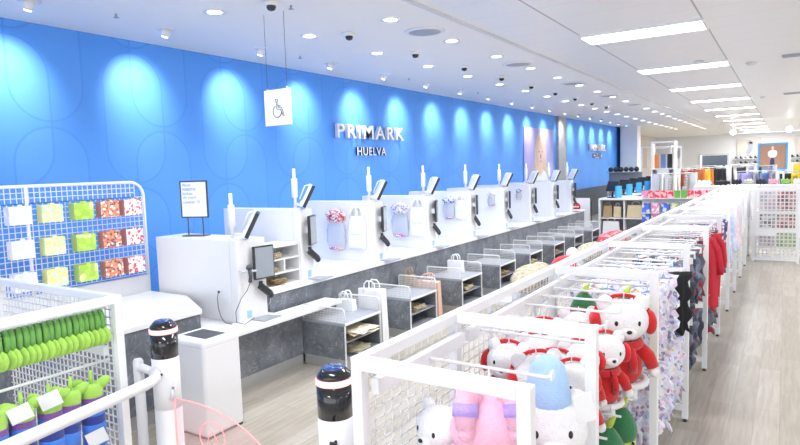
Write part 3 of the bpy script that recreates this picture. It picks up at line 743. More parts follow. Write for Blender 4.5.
# rail
t = empty('barrier_rail', (0, 0, 0), 0, 'white tubular barrier rail running from the left bollard to the left edge', 'rail')
MB().tube([(-3.52, 2.38, 1.0), (-3.4, 2.3, 1.0), (-3.36, 2.2, 1.0), (-3.2, 1.3, 1.0), (-3.0, .0, 1.0)], .036, 14).build('handrail', M['white'], t)
MB().tube([(-3.68, 2.37, 0), (-3.68, 2.37, 1.06), (-3.68, 2.37, 1.075)], [.034, .034, .025], 14).build('upright', M['white'], t)
MB().tube([(-3.68, 2.37, 1.0), (-3.64, 2.37, 1.02), (-3.5, 2.38, 1.0)], .028, 10).build('elbow', M['white'], t)

# ------------------------------------------------------------------ plush toys
def eyes(mb, c, s, R):
    for q in (-1, 1): mb.ball(c + R @ Vector((s * .078, q * s * .045, s * .01)), s * .011, s * .011, s * .015, 8, 6)
    mb.ball(c + R @ Vector((s * .107, 0, -s * .03)), s * .013, s * .018, s * .011, 8, 6)
def make_bear(body, accent, coat, hat=None, muff=True):
    """hanging soft toy, facing +X, hung from z=0"""
    t = empty('plush_bear')
    R = Matrix.Identity(3)
    hd = MB(); hc = Vector((0, 0, -.13))
    hd.ball(hc, .098, .12, .1, 20, 14)
    hd.ball(hc + Vector((.085, 0, -.03)), .032, .042, .028, 12, 8)
    for q in (-1, 1): hd.ball(hc + Vector((-.005, q * .082, .078)), .024, .04, .043, 12, 8)
    hd.build('head', M[body], t)
    for q in (-1, 1): MB().ball(hc + Vector((.083, q * .05, .012)), .009, .009, .013, 8, 6).build('eye', M['nose'], t)
    MB().ball(hc + Vector((.116, 0, -.018)), .008, .013, .009, 8, 6).build('nose', M['nose'], t)
    b = MB()
    def bell(v): k = 1 - .28 * (v.z / .13); return Vector((v.x * k, v.y * k, v.z))
    b.ball((0, 0, -.33), .075, .098, .125, 18, 12, fn=bell)
    for q in (-1, 1):
        b.tube([(0, q * .06, -.25), (.02, q * .12, -.3), (.035, q * .14, -.35)], [.035, .033, .028], 10)
    b.build('coat', M[coat], t)
    hm = MB(); hm.tube([(.093 * math.cos(a), .118 * math.sin(a), -.425) for a in [2 * PI * i / 18 for i in range(19)]], .018, 8, cap=False); hm.build('coat_hem', M['wplush'], t)
    l = MB()
    for q in (-1, 1):
        l.tube([(0, q * .045, -.43), (.01, q * .05, -.5), (.03, q * .05, -.52)], [.036, .034, .03], 10)
        l.ball((.038, q * .145, -.37), .026, .026, .028, 10, 7)
    l.build('paws', M[body], t)
    if muff:
        f = MB()
        for q in (-1, 1): f.ball(hc + Vector((.0, q * .125, -.01)), .058, .028, .058, 14, 9)
        f.tube([hc + Vector((-.02, .13 * math.cos(a), .115 * math.sin(a))) for a in [PI * i / 12 for i in range(13)]], .01, 6)
        f.build('ear_muffs', M[accent], t)
        s = MB(); s.tube([(.07 * math.cos(a), .078 * math.sin(a), -.235) for a in [2 * PI * i / 16 for i in range(17)]], .022, 8, cap=False); s.tube([(.08, .02, -.24), (.1, .03, -.3), (.09, .035, -.35)], .018, 8)
        s.build('scarf', M[accent], t)
    if hat:
        h = MB(); h.tube([hc + Vector((-.01, 0, .055)), hc + Vector((-.01, 0, .09)), hc + Vector((-.01, 0, .15)), hc + Vector((-.01, .0, .2)), hc + Vector((-.01, .0, .225))], [.07, .072, .064, .05, .02], 18); h.build('hat', M[hat], t)
    MB().tube([(0, 0, -.03), (0, 0, .0), (0, 0, .005)], .003, 5).build('hang_loop', M['white'], t)
    return t
M['tagcard'] = mat('tag_card', (.85, .86, .88), .6)
bear = make_bear('wplush', 'red', 'red'); cache(bear)
RX0, RX1 = -1.36, -.68     # rack spine and front
FY = [1.80, 2.60] + [2.60 + 1.51 * i for i in range(1, 12)]
ZR = 1.44
bears = [(-1.1, 3.25, 1.36, -80), (-.98, 3.0, 1.35, -70), (-1.22, 3.15, 1.36, -95), (-.98, 3.95, 1.38, -60), (-.82, 3.78, 1.5, -62), (-.98, 3.45, 1.38, -55), (-1.12, 3.1, 1.4, -75), (-1.02, 2.78, 1.4, -60), (-1.2, 2.88, 1.4, -85), (-.9, 3.12, 1.38, -50), (-.86, 2.84, 1.36, -45), (-1.2, 3.42, 1.4, -70), (-1.08, 3.72, 1.4, -65), (-.84, 3.42, 1.36, -48)]
bdesc = ['white plush bear in red coat packed in the middle left of the bay', 'white plush bear in red coat behind the blue hatted plush', 'white plush bear in red coat at the mesh, middle of the bay', 'white plush bear in red coat between the two dark green hats', 'white plush bear in a red coat, front right with a big red ear muff', 'white plush bear in red coat just left of the front right one', 'white plush bear in red coat hanging near the wire mesh',
         'white plush bear in red coat behind the second rack frame corner', 'leftmost red coated white plush bear against the wire mesh', 'white plush bear in red coat in the middle of the first plush bay',
         'white plush bear in red coat directly above the blue hatted plush', 'white plush bear in red coat at the back left of the plush bay', 'white plush bear in red coat under the third rack frame', 'white plush bear in red coat, right edge middle of the plush bay']
for i, (x, y, z, a) in enumerate(bears):
    o = bear if i == 0 else copy_tree(bear)
    o.location = (x, y, z); o.rotation_euler = (math.radians(random.uniform(-6, 6)), math.radians(random.uniform(-4, 8)), math.radians(a)); 
    sc = 1.32 if i == 4 else random.uniform(.95, 1.05); o.scale = (sc,) * 3
    tag(o, bdesc[i], 'plush toy', 'white plush bears in red coats')
# blue-hatted white plush at front
bb = make_bear('wplush', 'blue', 'wplush', hat='bplush', muff=False)
bb.location = (-.84, 2.44, 1.35); bb.rotation_euler = (0, 0, math.radians(-62)); bb.scale = (1.38,) * 3
tag(bb, 'large white plush with a pale blue hat and paper tag, in the nearest bay', 'plush toy')
tg = MB(); tg.box(-.001, .001, -.028, .028, -.045, .045); tgo = tg.build('paper_tag', M['tagcard'], bb, (.12, .085, -.02)); tgo.rotation_euler = (.25, .1, .15)
# pink plush seen from behind
t = empty('plush_rabbit', (-.98, 2.14, 1.42), math.radians(118), 'pink plush rabbit seen from behind with lilac banded ears', 'plush toy')
def bod(v): return Vector((v.x, v.y * (1 + .15 * math.sin(v.z * 20)), v.z))
b = MB(); b.ball((0, 0, -.17), .12, .16, .14, 20, 14); b.ball((0, 0, -.38), .13, .18, .18, 20, 14)
for q in (-1, 1): b.tube([(0, q * .1, -.27), (-.03, q * .19, -.33), (-.03, q * .21, -.42)], [.06, .055, .05], 12)
b.ball((-.12, 0, -.46), .04, .04, .04)
b.build('body', M['pplush'], t)
for q in (-1, 1):
    e = MB(); e.tube([(0, q * .05, -.08), (-.02, q * .07, -.0), (-.05, q * .09, -.0), (-.08, q * .1, -.07), (-.1, q * .1, -.13)], [.035, .042, .045, .045, .038], 12); e.ball((-.1, q * .1, -.14), .036)
    eo = e.build('ear', M['pplush'], t)
    MB().tube([(-.068, q * .097, -.04), (-.088, q * .1, -.085)], [.05, .05], 14).build('ear_band', M['lplush'], eo)
MB().tube([(0, 0, -.05), (0, 0, .08)], .003, 5).build('hang_loop', M['white'], t)
# white plush behind the mesh in nearest bay
wb = make_bear('wplush', 'wplush', 'wplush', muff=False); wb.location = (-1.24, 2.2, 1.30); wb.rotation_euler = (0, 0, math.radians(-110))
tag(wb, 'plain white plush bear behind the wire mesh at the front left corner', 'plush toy')
# green knitted soft toys
def make_green():
    t = empty('plush_imp')
    def cone(v): k = 1 - .35 * (v.z / .12); return Vector((v.x * k, v.y * k, v.z))
    MB().ball((0, 0, -.1), .07, .085, .11, 16, 12, fn=cone).build('hat', M['gplush'], t)
    MB().tube([(0, 0, .0), (.01, .01, .03), (.02, .03, .06)], [.016, .018, .006], 8).build('hat_tip', M['yplush'], t)
    b = MB(); b.ball((.0, 0, -.2), .07, .08, .06, 16, 10); b.ball((0, 0, -.32), .06, .075, .1, 14, 10)
    for q in (-1, 1):
        b.tube([(0, q * .05, -.26), (.03, q * .1, -.32), (.04, q * .11, -.39)], [.026, .024, .022], 8)
        b.tube([(0, q * .035, -.38), (.01, q * .045, -.48), (.03, q * .05, -.5)], [.03, .026, .024], 8)
    b.build('body', M['yplush'], t)
    e = MB()
    for q in (-1, 1): e.ball((.066, q * .03, -.18), .008, .008, .01, 8, 6)
    e.build('eyes', M['nose'], t)
    return t
gr = cache(make_green())
for i, (x, y, z, a, lb) in enumerate(((-.86, 3.98, 1.44, -50, 'dark green hatted plush behind the front right white bear'), (-1.12, 3.98, 1.44, -70, 'dark green hatted plush left at the rear of the plush bay'),
                                   (-.8, 3.3, .84, -45, 'yellow green plush with dark green hat on the lower row, left one'), (-.8, 3.62, .84, -45, 'yellow green plush with dark green hat on the lower row, right one'))):
    o = gr if i == 0 else copy_tree(gr); o.location = (x, y, z); o.rotation_euler = (0, 0, math.radians(a)); o.scale = (1.1,) * 3
    tag(o, lb, 'plush toy', 'green hatted plush toys')
for i, (x, y) in enumerate(((-.82, 2.95), (-1.0, 3.35))):
    o = copy_tree(bear); o.location = (x, y, .84); o.rotation_euler = (0, 0, math.radians(-50)); o.scale = (.95,) * 3
    tag(o, ['white plush bear in red coat on the lower row at the front', 'white plush bear in red coat on the lower row further in'][i], 'plush toy', 'white plush bears in red coats, lower row')

# ------------------------------------------------------------------ long queue rack
ordn = ['first', 'second', 'third', 'fourth', 'fifth', 'sixth', 'seventh', 'eighth', 'ninth', 'tenth', 'eleventh', 'twelfth']
contents = ['a pink rabbit plush', 'white bears in red coats', 'lilac and white sock packs', 'charcoal soft toys', 'red velvet pyjamas', 'navy floral pyjamas', 'pale blue nightwear', 'pink nightwear', 'pale garments', 'white garments', 'small packs', 'a bare end frame']
def rack_bay(i, y0, y1):
    t = empty('display_rack_bay', (0, y0, 0), 0, 'white rack bay holding %s, %s of the long rack' % (contents[i], ordn[i]), 'display rack', 'bays of the long white wire rack')
    L = y1 - y0; H_ = 1.58; g = .05
    f = MB()
    f.box(RX0 - g, RX0, 0, g, .03, H_); f.box(RX1 - g, RX1, 0, g, .03, H_); f.box(RX0, RX1 - g, 0, g, H_ - g, H_); f.box(RX0, RX1 - g, .0, g, .1, .15)
    f.build('end_frame', M['white'], t, bevel=.004)
    MB().box(RX0 - g, RX0, g, L, H_ - g, H_).build('top_beam', M['white'], t, bevel=.004)
    MB().box(RX0 - g, RX0, g, L, .1, .15).build('bottom_beam', M['white'], t)
    for x in (RX0 - g / 2, RX1 - g / 2): MB().lathe((x, g / 2, 0), [(.0001, 0), (.02, 0), (.02, .012), (.008, .015), (.008, .03), (.0001, .03)], 12).build('foot', M['dark'], t)
    if i < 11:
        mg = MB(); grid(mg, lambda u, v, d: (RX0 - .02 + d, u, v), g, L, .15, H_ - g, .06, .048, .0022, .0015); mg.build('mesh_panel', M['white'], t)
        MB().box(RX0 + .01, RX0 + .045, g, L, 1.43, 1.49).build('rod_bar', M['white'], t); MB().box(RX0 + .01, RX0 + .045, g, L, .84, .89).build('rod_bar', M['white'], t)
    up = {0: [.45], 1: [.18, .5, .82, 1.1, 1.35]}.get(i, [.16 + .19 * k for k in range(7)])
    for yy in up:
        r = MB(); r.tube([(RX0 + .04, yy, 1.46), (RX1 - .1, yy, 1.46), (RX1 - .075, yy, 1.475)], .0075, 8); r.box(RX1 - .082, RX1 - .074, yy - .016, yy + .016, 1.455, 1.49); r.build('hanging_rod', M['white'], t)
    if i:
        for yy in (up[::2] if i > 2 else up):
            r = MB(); r.tube([(RX0 + .04, yy, .865), (RX1 - .075, yy, .865)], .007, 6); r.build('lower_rod', M['white'], t)
    return t, up
bays = []
for i in range(11):
    bays.append(rack_bay(i, FY[i], FY[i + 1]))
rack_bay(11, FY[11], FY[12] - 1.2) if 0 else None
tend = empty('rack_end_frame', (0, FY[11], 0), 0, 'plain white rectangular end frame closing the far end of the long rack', 'display rack')
f = MB(); f.box(RX0 - .05, RX0, 0, .05, 0, 1.58); f.box(RX1 - .05, RX1, 0, .05, 0, 1.58); f.box(RX0, RX1 - .05, 0, .05, 1.53, 1.58); f.build('end_frame', M['white'], tend)

# garments
def garment(w, h, th, seed, shape='pack'):
    rnd = random.Random(seed); b = MB(); nu, nv = 8, 12; vs = []
    ph = rnd.uniform(0, 6); am = rnd.uniform(.006, .014) * (2 if shape == 'pack' else 1)
    for s in (-1, 1):
        for j in range(nv + 1):
            v = j / nv
            ww = w * {'pack': .72 + .2 * math.sin(v * PI) + .28 * math.sin(v * 19 + ph), 'dress': .55 + .45 * v, 'top': 1}[shape]
            for i in range(nu + 1):
                u = i / nu - .5
                e = (1 - (2 * abs(u)) ** 4)
                off = math.sin(u * 16 + ph) * am * (.3 + v) + math.sin(v * 7 + ph) * am * .6
                zz = -h * v - (.02 * math.sin(u * 14 + ph) if j == nv else 0)
                vs.append((s * th / 2 * max(.1, e) * (.5 + .5 * math.sin(min(1, v * 3) * PI / 2)) + off, u * ww, zz))
    fs = []; K = (nu + 1) * (nv + 1)
    for j in range(nv):
        for i in range(nu):
            q = j * (nu + 1) + i; f = (q, q + 1, q + nu + 2, q + nu + 1); fs.append(f); fs.append(tuple(K + a for a in f[::-1]))
    ring = list(range(nu + 1)) + [j * (nu + 1) + nu for j in range(1, nv + 1)] + [nv * (nu + 1) + i for i in range(nu - 1, -1, -1)] + [j * (nu + 1) for j in range(nv - 1, 0, -1)]
    for j in range(len(ring)): a1, b1 = ring[j], ring[(j + 1) % len(ring)]; fs.append((a1, K + a1, K + b1, b1))
    b.add(vs, fs, True); return b
def hanger_part(t, m=None):
    h = MB(); h.tube([(0, 0, .0), (0, .012, .018), (0, 0, .03), (0, -.01, .02)], .0025, 5); h.tube([(0, 0, 0), (0, 0, -.02)], .0025, 5); h.tube([(0, -.06, -.03), (0, 0, -.018), (0, .06, -.03)], .004, 5)
    return h.build('hanger', m or M['white'], t)
def make_pack(name, w, h, th, mats, seed, shape='pack', card=None, sleeves=False, hm=None):
    t = empty(name)
    hanger_part(t, hm)
    o = garment(w, h, th, seed, shape)
    if sleeves:
        for q in (-1, 1): o.tube([(0, q * w * .3, -.03), (0, q * w * .52, -.14), (.01, q * w * .58, -.34), (.015, q * w * .56, -.42)], [.03, .04, .038, .035], 10)
    g = o.build('fabric', mats, t, (0, 0, -.03))
    if card: MB().box(-.012 - th / 2, .012 + th / 2, -.045, .045, -.09, -.03).build('header_card', card, t)
    return t
pal = {
 'lil': mat_pattern('lilac_white_cotton', [(.8, .8, .9), (.68, .7, .93), (.85, .85, .9), (.82, .72, .85), (.6, .65, .9), (.88, .88, .92), (.35, .3, .5), (.85, .6, .75)], 42),
 'lil2': mat_pattern('white_pink_cotton', [(.88, .87, .9), (.9, .78, .84), (.8, .82, .93), (.9, .9, .92), (.6, .5, .75)], 38),
 'char': mat_pattern('charcoal_red_fleece', [(.05, .06, .09), (.1, .11, .16), (.2, .22, .28), (.35, .03, .05)], 12),
 'char2': mat_pattern('slate_fleece', [(.12, .15, .22), (.2, .24, .33), (.07, .08, .12)], 9),
 'nav': mat_pattern('navy_floral_cotton', [(.06, .06, .2), (.75, .72, .8), (.35, .08, .15), (.1, .1, .3)], 30),
 'pale': mat_pattern('pale_blue_cotton', [(.62, .72, .93), (.75, .82, .95), (.55, .62, .88)], 14),
 'pink': mat_pattern('pink_cotton', [(.9, .6, .75), (.85, .7, .85), (.93, .78, .86)], 14),
 'wh': mat_pattern('white_cotton', [(.88, .88, .92), (.8, .82, .9)], 12)}
M['clip_blue'] = mat('blue_clip', (.15, .4, .85), .4); M['clip_yel'] = mat('yellow_clip', (.85, .65, .15), .4)
protos = {
 2: [make_pack('sock_pack', .2, .46, .09, pal['lil'], 1, hm=M['clip_blue']), make_pack('sock_pack', .18, .4, .08, pal['lil2'], 2, hm=M['clip_yel']), make_pack('sock_pack', .2, .5, .09, pal['lil'], 3)],
 3: [make_pack('fleece_sock', .18, .5, .1, pal['char'], 4), make_pack('fleece_sock', .18, .46, .1, pal['char2'], 5, card=M['tagcard'])],
 4: [make_pack('red_pyjama', .34, .8, .07, M['redcloth'], 6, 'top', sleeves=True), make_pack('dark_pyjama', .2, .5, .08, pal['char'], 7)],
 5: [make_pack('floral_pyjama', .26, .72, .07, pal['nav'], 8, 'top')],
 6: [make_pack('blue_nightdress', .28, .7, .08, pal['pale'], 9, 'dress')],
 7: [make_pack('pink_nightdress', .28, .66, .08, pal['pink'], 10, 'dress')],
 8: [make_pack('white_nightdress', .24, .6, .07, pal['wh'], 11, 'dress')]}
for ps in protos.values():
    for p in ps: cache(p)
glabel = {('sock_pack', 2): 'patterned lilac and white sock pack, third bay of long rack', ('fleece_sock', 3): 'charcoal fleece garment in the fourth bay of the long rack',
          ('red_pyjama', 4): 'red velvet pyjama on an outer rod end in the fifth bay', ('dark_pyjama', 4): 'dark patterned garment beside the red pyjamas, fifth bay',
          ('floral_pyjama', 5): 'navy floral pyjama in the sixth bay of the long rack', ('blue_nightdress', 6): 'pale blue nightdress in the seventh bay of the long rack',
          ('pink_nightdress', 7): 'pink nightdress in the eighth bay of the long rack', ('white_nightdress', 8): 'white nightdress towards the far end of the long rack'}
used = set()
def place(proto, x, y, z, label, cat, group):
    if proto.name in used: o = copy_tree(proto)
    else: used.add(proto.name); o = proto
    o.location = (x, y, z); o.rotation_euler = (random.uniform(-.06, .06), 0, random.uniform(-1.5, -.5)); s = random.uniform(.92, 1.06); o.scale = (1, s, s)
    return tag(o, label, cat, group)
xs_ = [-.77, -.86, -.95, -1.04, -1.13, -1.22]
for i in range(2, 11):
    ps = protos[min(i, 8)]
    y0 = FY[i]; up = bays[i][1]
    nx = {2: 6, 3: 5, 4: 4}.get(i, 2)
    for k_, yy in enumerate(up):
        for j in range(nx):
            x = xs_[j] if nx > 3 else -.8 - .2 * j
            if i == 4: p = ps[0] if (j == 0 and k_ in (1, 4)) else ps[1]
            elif i == 3: p = ps[(k_ + j) % 2]
            elif i == 2: p = ps[(k_ * 2 + j) % 3]
            else: p = ps[0]
            st = p.name.split('.')[0]
            lb = glabel[(st, min(i, 8))]
            if i == 2 and j == 0 and k_ == 5: continue
            place(p, x + random.uniform(-.01, .01), y0 + yy, 1.44, lb + (', upper row'), 'clothing', '%ss in the %s bay, upper row' % (st.replace('_', ' '), ordn[i]) if i < 8 else 'white nightdresses at the far end')
    if i < 5:
        for k_, yy in enumerate(up if i == 2 else up[::2]):
            for j in range(3):
                p = ps[1] if i == 4 else ps[(k_ + j) % len(ps)]
                st = p.name.split('.')[0]
                place(p, -.77 - .12 * j, y0 + yy, .845, glabel[(st, i)] + ', lower row', 'clothing', '%ss in the %s bay, lower row' % (st.replace('_', ' '), ordn[i]))
o = make_pack('black_swimsuit', .2, .5, .03, mat('black_stretch_cloth', (.015, .015, .02), .8), 21, 'pack'); o.location = (-.7, FY[2] + .16 + .19 * 5, 1.44); o.rotation_euler = (0, 0, -1.0)
tag(o, 'plain black strappy top among the lilac sock packs', 'clothing')
# goods on the counter side of the long rack
def drape(name, x, y, z, w, h, th, m, label, cat, seed=5, rz=0):
    b = MB(); rnd = random.Random(seed)
    def f(v):
        a = math.atan2(v.y, v.x)
        n = 1 + .07 * math.sin(a * 8 + v.z * 20) + .06 * math.sin(v.z * 25 + a * 3)
        return Vector((v.x * n, v.y * n, v.z * (1 + .06 * math.sin(a * 5))))
    b.ball((0, 0, 0), th, w / 2, h / 2, 32, 20, fn=f)
    o = b.build(name, m, None, (x, y, z)); o.rotation_euler = (0, 0, rz); return tag(o, label, cat)
t = empty('basket_table', (-1.95, 4.7, 0), 0, 'white wire trolley table behind the long rack carrying knitwear', 'table')
MB().box(-.22, .22, 0, 4.1, 1.12, 1.15).build('table_top', M['white'], t)
for x in (-.2, .2):
    for y in (.05, 4.05): MB().box(x - .015, x + .015, y - .015, y + .015, 0, 1.12).build('leg', M['white'], t)
drape('knit_blanket', -1.9, 5.15, 1.28, .75, .26, .15, M['beige_knit'], 'folded beige knit blanket over the wire beam of the long rack', 'blanket')
drape('knit_blanket', -1.9, 7.1, 1.26, .7, .22, .15, M['beige_knit'], 'second beige knit blanket further along, left of the red cloth', 'blanket', 6)
t = empty('plush_santa_hat', (-1.9, 6.05, 1.151), 0, 'red and white plush hat lying between the two beige blankets', 'hat')
MB().ball((0, 0, .1), .13, .17, .11, 18, 12).build('crown', M['red'], t)
MB().tube([(.15 * math.cos(a), .22 * math.sin(a), .05) for a in [2 * PI * i / 20 for i in range(21)]], .05, 10, cap=False).build('fur_brim', M['wplush'], t)
MB().ball((.02, .22, .2), .07).build('pompom', M['wplush'], t)
drape('red_blanket', -1.9, 8.2, 1.27, .9, .24, .18, mat_pattern('red_check_cloth', [(.7, .05, .07), (.55, .02, .05), (.8, .3, .3)], 24), 'crumpled red checked cloth furthest along the trolley table', 'blanket', 8)

# ------------------------------------------------------------------ left front rack
t = empty('wire_rack', (0, 0, 0), 0, 'white wire mesh rack at the left edge hung with green headbands and blue plush toys', 'display rack')
LX0, LX1, LY0, LY1, LH = -5.0, -3.46, .5, 2.15, 1.58
g = .05
f = MB(); f.box(LX1 - g, LX1, LY1 - g, LY1, 0, LH); f.box(LX1 - g, LX1, LY0, LY1 - g, LH - g, LH); f.box(LX0, LX1 - g, LY1 - g, LY1, LH - g, LH); f.box(LX0, LX0 + g, LY1 - g, LY1, 0, LH - g)
f.box(LX1 - g, LX1, LY0, LY0 + g, 0, LH - g); f.box(LX0, LX1 - g, LY1 - g, LY1, .08, .13)
f.build('frame', M['white'], t, bevel=.004)
mg = MB(); grid(mg, lambda u, v, d: (u, LY1 - .025 + d, v), LX0 + g, LX1 - g, .13, LH - g, .05, .05, .004, .003); mg.build('mesh_panel', M['white'], t)
MB().box(-4.2, -4.16, LY0, LY1 - g, 1.36, 1.42).build('rod_bar', M['white'], t); MB().box(-4.6, -3.55, LY1 - .09, LY1 - .06, 1.2, 1.26).build('cross_bar', M['white'], t)
MB().tube([(-3.56, LY0, 1.5), (-3.56, LY1 - g, 1.5)], .009, 8).build('hanging_rod', M['white'], t)
MB().tube([(-3.56, LY0, 1.17), (-3.56, LY1 - g, 1.17)], .009, 8).build('hanging_rod', M['white'], t)
# headbands: a row on the rod, each with two round leaf ears
def make_headband():
    t = empty('plush_headband')
    MB().tube([(.0 + .06 * math.cos(a), .0, -.055 + .055 * math.sin(a)) for a in [PI * .5 + 2 * PI * i / 16 for i in range(17)]], .016, 8).build('band', M['midgreen'], t)
    MB().ball((.04, .0, -.145), .056, .016, .06, 16, 10, rot=Matrix.Rotation(.75, 3, 'Z') @ Matrix.Rotation(-.2, 3, 'Y')).build('ear', M['lime'], t)
    return t
hb = cache(make_headband())
for i in range(21):
    y = 1.38 + .034 * i
    o = hb if i == 0 else copy_tree(hb); o.location = (-3.56, y, 1.487); o.rotation_euler = (0, random.uniform(-.06, .06), random.uniform(-.35, -.2))
    tag(o, 'green plush headband with a round lime ear, in the row on the left rack rod', 'headband', 'green plush headbands in a row')
def make_long_toy():
    t = empty('striped_plush_toy')
    secs = [('lime', .0, -.08), ('purple', -.075, -.115), ('blue', -.11, -.19), ('navy', -.185, -.24), ('blue', -.235, -.46)]
    def R(z): return .062 * (1 - max(0, (z + .04) / .07) ** 2 * .6) * (1 if z > -.4 else math.sqrt(max(.05, 1 - ((z + .4) / .09) ** 2)))
    for k_, (m_, za, zb) in enumerate(secs):
        b = MB(); pr = []
        for q in range(7):
            z = za + (zb - za) * q / 6; pr.append((R(z) + .0008 * k_, z))
        b.lathe((0, 0, 0), [(.0001, za)] + pr + [(.0001, zb)], 18); b.build({0: 'head', 1: 'collar', 2: 'body', 3: 'belt', 4: 'lower_body'}[k_], M[m_], t)
    for q in (-1, 1): MB().ball((0, q * .062, .0), .02, .05, .032, 12, 8, rot=Matrix.Rotation(q * .6, 3, 'X')).build('ear', M['lime'], t)
    MB().tube([(0, 0, -.01), (.0, .0, .08)], [.012, .009], 8).build('topknot', M['lime'], t)
    return t
lt = cache(make_long_toy())
lyd = ['leftmost blue plush toy with a green head, cut by the photo edge', 'blue plush toy with green head and white tag card in front', 'blue plush toy with green head, middle of the row', 'blue plush toy with green head, second from the rack post', 'blue plush toy with green head nearest the rack post']
for i, y in enumerate((1.42, 1.56, 1.71, 1.83, 1.96)):
    o = lt if i == 0 else copy_tree(lt); o.location = (-3.54, y, 1.06); o.rotation_euler = (random.uniform(-.1, .1), 0, random.uniform(-.8, .1)); o.scale = (1.02,) * 3
    tag(o, lyd[i], 'plush toy', 'striped blue and green plush toys')
for i, (y, z) in enumerate(((1.68, 1.1), (1.52, 1.08), (1.93, .78))):
    o = MB().box(-.001, .001, -.055, .055, -.05, .04).build('price_tag', M['tagcard'], None, (-3.47, y, z - .03)); o.rotation_euler = (.3, 0, -.5)
    tag(o, ['large white tag card tilted over the blue plush toys', 'white tag card left of the tilted one', 'small white tag at the foot of the rightmost blue plush toy'][i], 'tag')
for i in range(9):
    y = .8 + i * .14
    o = make_pack('lilac_sock_bundle', .2, .3, .05, pal['lil'] if i % 2 else pal['pale'], 40 + i) if i < 2 else copy_tree(cache(bundle[i % 2]))
    if i == 0: bundle = []
    if i < 2: bundle.append(o)
    o.location = (-4.2, y + .1, 1.44); tag(o, 'lilac printed bundle hanging deep inside the left rack', 'clothing', 'lilac bundles inside the left rack')

# ------------------------------------------------------------------ sweets display on the counter
t = empty('mesh_display', (-6.28, 0, .97), 0, 'white wire mesh display with rounded corner on the counter, hung with coloured packs', 'display rack')
fr = MB(); y0, y1, zt_ = 2.98, 4.26, 1.28
pts = [(0, y1, 0), (0, y1, zt_ - .16)] + [(0, y1 - .16 + .16 * math.cos(a), zt_ - .16 + .16 * math.sin(a)) for a in [PI / 2 * i / 8 for i in range(1, 9)]] + [(0, y0, zt_), (0, 1.8, zt_)]
fr.tube(pts, .017, 8); fr.tube([(0, y0, 0), (0, y0, zt_)], .016, 8); fr.build('frame', M['white'], t)
mg = MB(); grid(mg, lambda u, v, d: (d, u, v), 1.8, y1 - .02, .22, zt_ - .17, .055, .055, .0035, .003); grid(mg, lambda u, v, d: (d, u, v), 1.8, y1 - .11, zt_ - .17, zt_ - .01, .055, .055, .0035, .003); mg.build('mesh_panel', M['white'], t)
MB().box(-.02, .02, 1.8, y1, 0, .2).build('base_board', M['lam2'], t)
def pattern_pack(name, w, h, d, cfront, cside, label, n_cards=1):
    t = empty(name); 
    MB().box(0, d, -w / 2, w / 2, -h, 0).build('box_stack', cside, t)
    MB().box(d, d + .004, -w / 2, w / 2, -h, .0).build('front_card', cfront, t)
    MB().box(d - .005, d + .004, -.02, .02, 0, .02).build('hang_tab', cfront, t)
    return t
M['p_yel'] = mat_pattern('yellow_blue_pack_print', [(.78, .82, .25), (.85, .88, .45), (.55, .75, .75), (.85, .85, .5)], 50); M['p_yel2'] = mat_pattern('yellow_pack_edges', [(.75, .8, .2), (.85, .88, .6), (.7, .75, .3)], 30, kind='wave')
M['p_gre'] = mat_pattern('green_pack_print', [(.4, .65, .08), (.5, .72, .12), (.75, .85, .35), (.42, .66, .1)], 16); M['p_gre2'] = mat_pattern('green_pack_edges', [(.25, .45, .04), (.45, .65, .1), (.7, .8, .5)], 30, kind='wave')
M['p_ora'] = mat_pattern('orange_red_pack_print', [(.75, .22, .1), (.8, .35, .2), (.85, .8, .8), (.75, .25, .12), (.2, .1, .12)], 45); M['p_ora2'] = mat_pattern('red_pack_edges', [(.45, .08, .06), (.6, .15, .1), (.8, .5, .45)], 30, kind='wave')
M['p_red'] = mat_pattern('white_red_pack_print', [(.88, .85, .85), (.85, .8, .8), (.7, .1, .12), (.87, .85, .86)], 45); M['p_whi'] = mat_pattern('pale_pack_print', [(.85, .86, .9), (.75, .77, .83), (.9, .9, .92)], 22)
kinds = [('p_whi', 'p_whi', 'pale white'), ('p_yel', 'p_yel2', 'yellow'), ('p_gre', 'p_gre2', 'green'), ('p_ora', 'p_ora2', 'orange and black'), ('p_red', 'p_ora2', 'white and red')]
for ci, (cf, cs, nm) in enumerate(kinds):
    y = [2.86, 3.16, 3.48, 3.77, 4.04][ci]
    p = cache(pattern_pack('sweet_pack', .205, .175, .1, M[cf], M[cs], nm))
    for ri, z in enumerate((2.06, 1.73, 1.41)):
        o = p if ri == 0 else copy_tree(p); o.location = (-6.26, y + (.0), z)
        tag(o, '%s card pack hanging in the %s row of the mesh display' % (nm, ['top', 'middle', 'bottom'][ri]), 'pack', 'card packs on the mesh display')

# ------------------------------------------------------------------ rear till desk and background
t = empty('rear_till_desk', (-4.75, 18.5, 0), 0, 'distant white till desk with grey panel and paper bag cubby', 'desk')
MB().box(0, 1.35, 0, 1.1, 1.18, 1.23).build('worktop', M['white'], t)
MB().box(.05, 1.3, .3, 1.05, 0, 1.18).build('body', M['stone'], t)
t2 = empty('till_counter', (-4.75, 19.62, 0), 0, 'distant narrow counter carrying black till monitors, behind the cubby desk', 'counter')
MB().box(0, .6, 0, 8.5, 1.18, 1.23).build('worktop', M['white'], t2); MB().box(.05, .55, .02, 8.4, 0, 1.18).build('body', M['stone'], t2)
c_ = MB(); c_.box(0, .05, 0, .3, 0, 1.18); c_.box(1.3, 1.35, 0, .3, 0, 1.18); c_.box(.05, 1.3, 0, .3, .62, .65); c_.box(.05, 1.3, 0, .3, 0, .1); c_.box(.72, .75, .02, .3, .1, 1.18); c_.build('cubby_frame', M['white'], t)
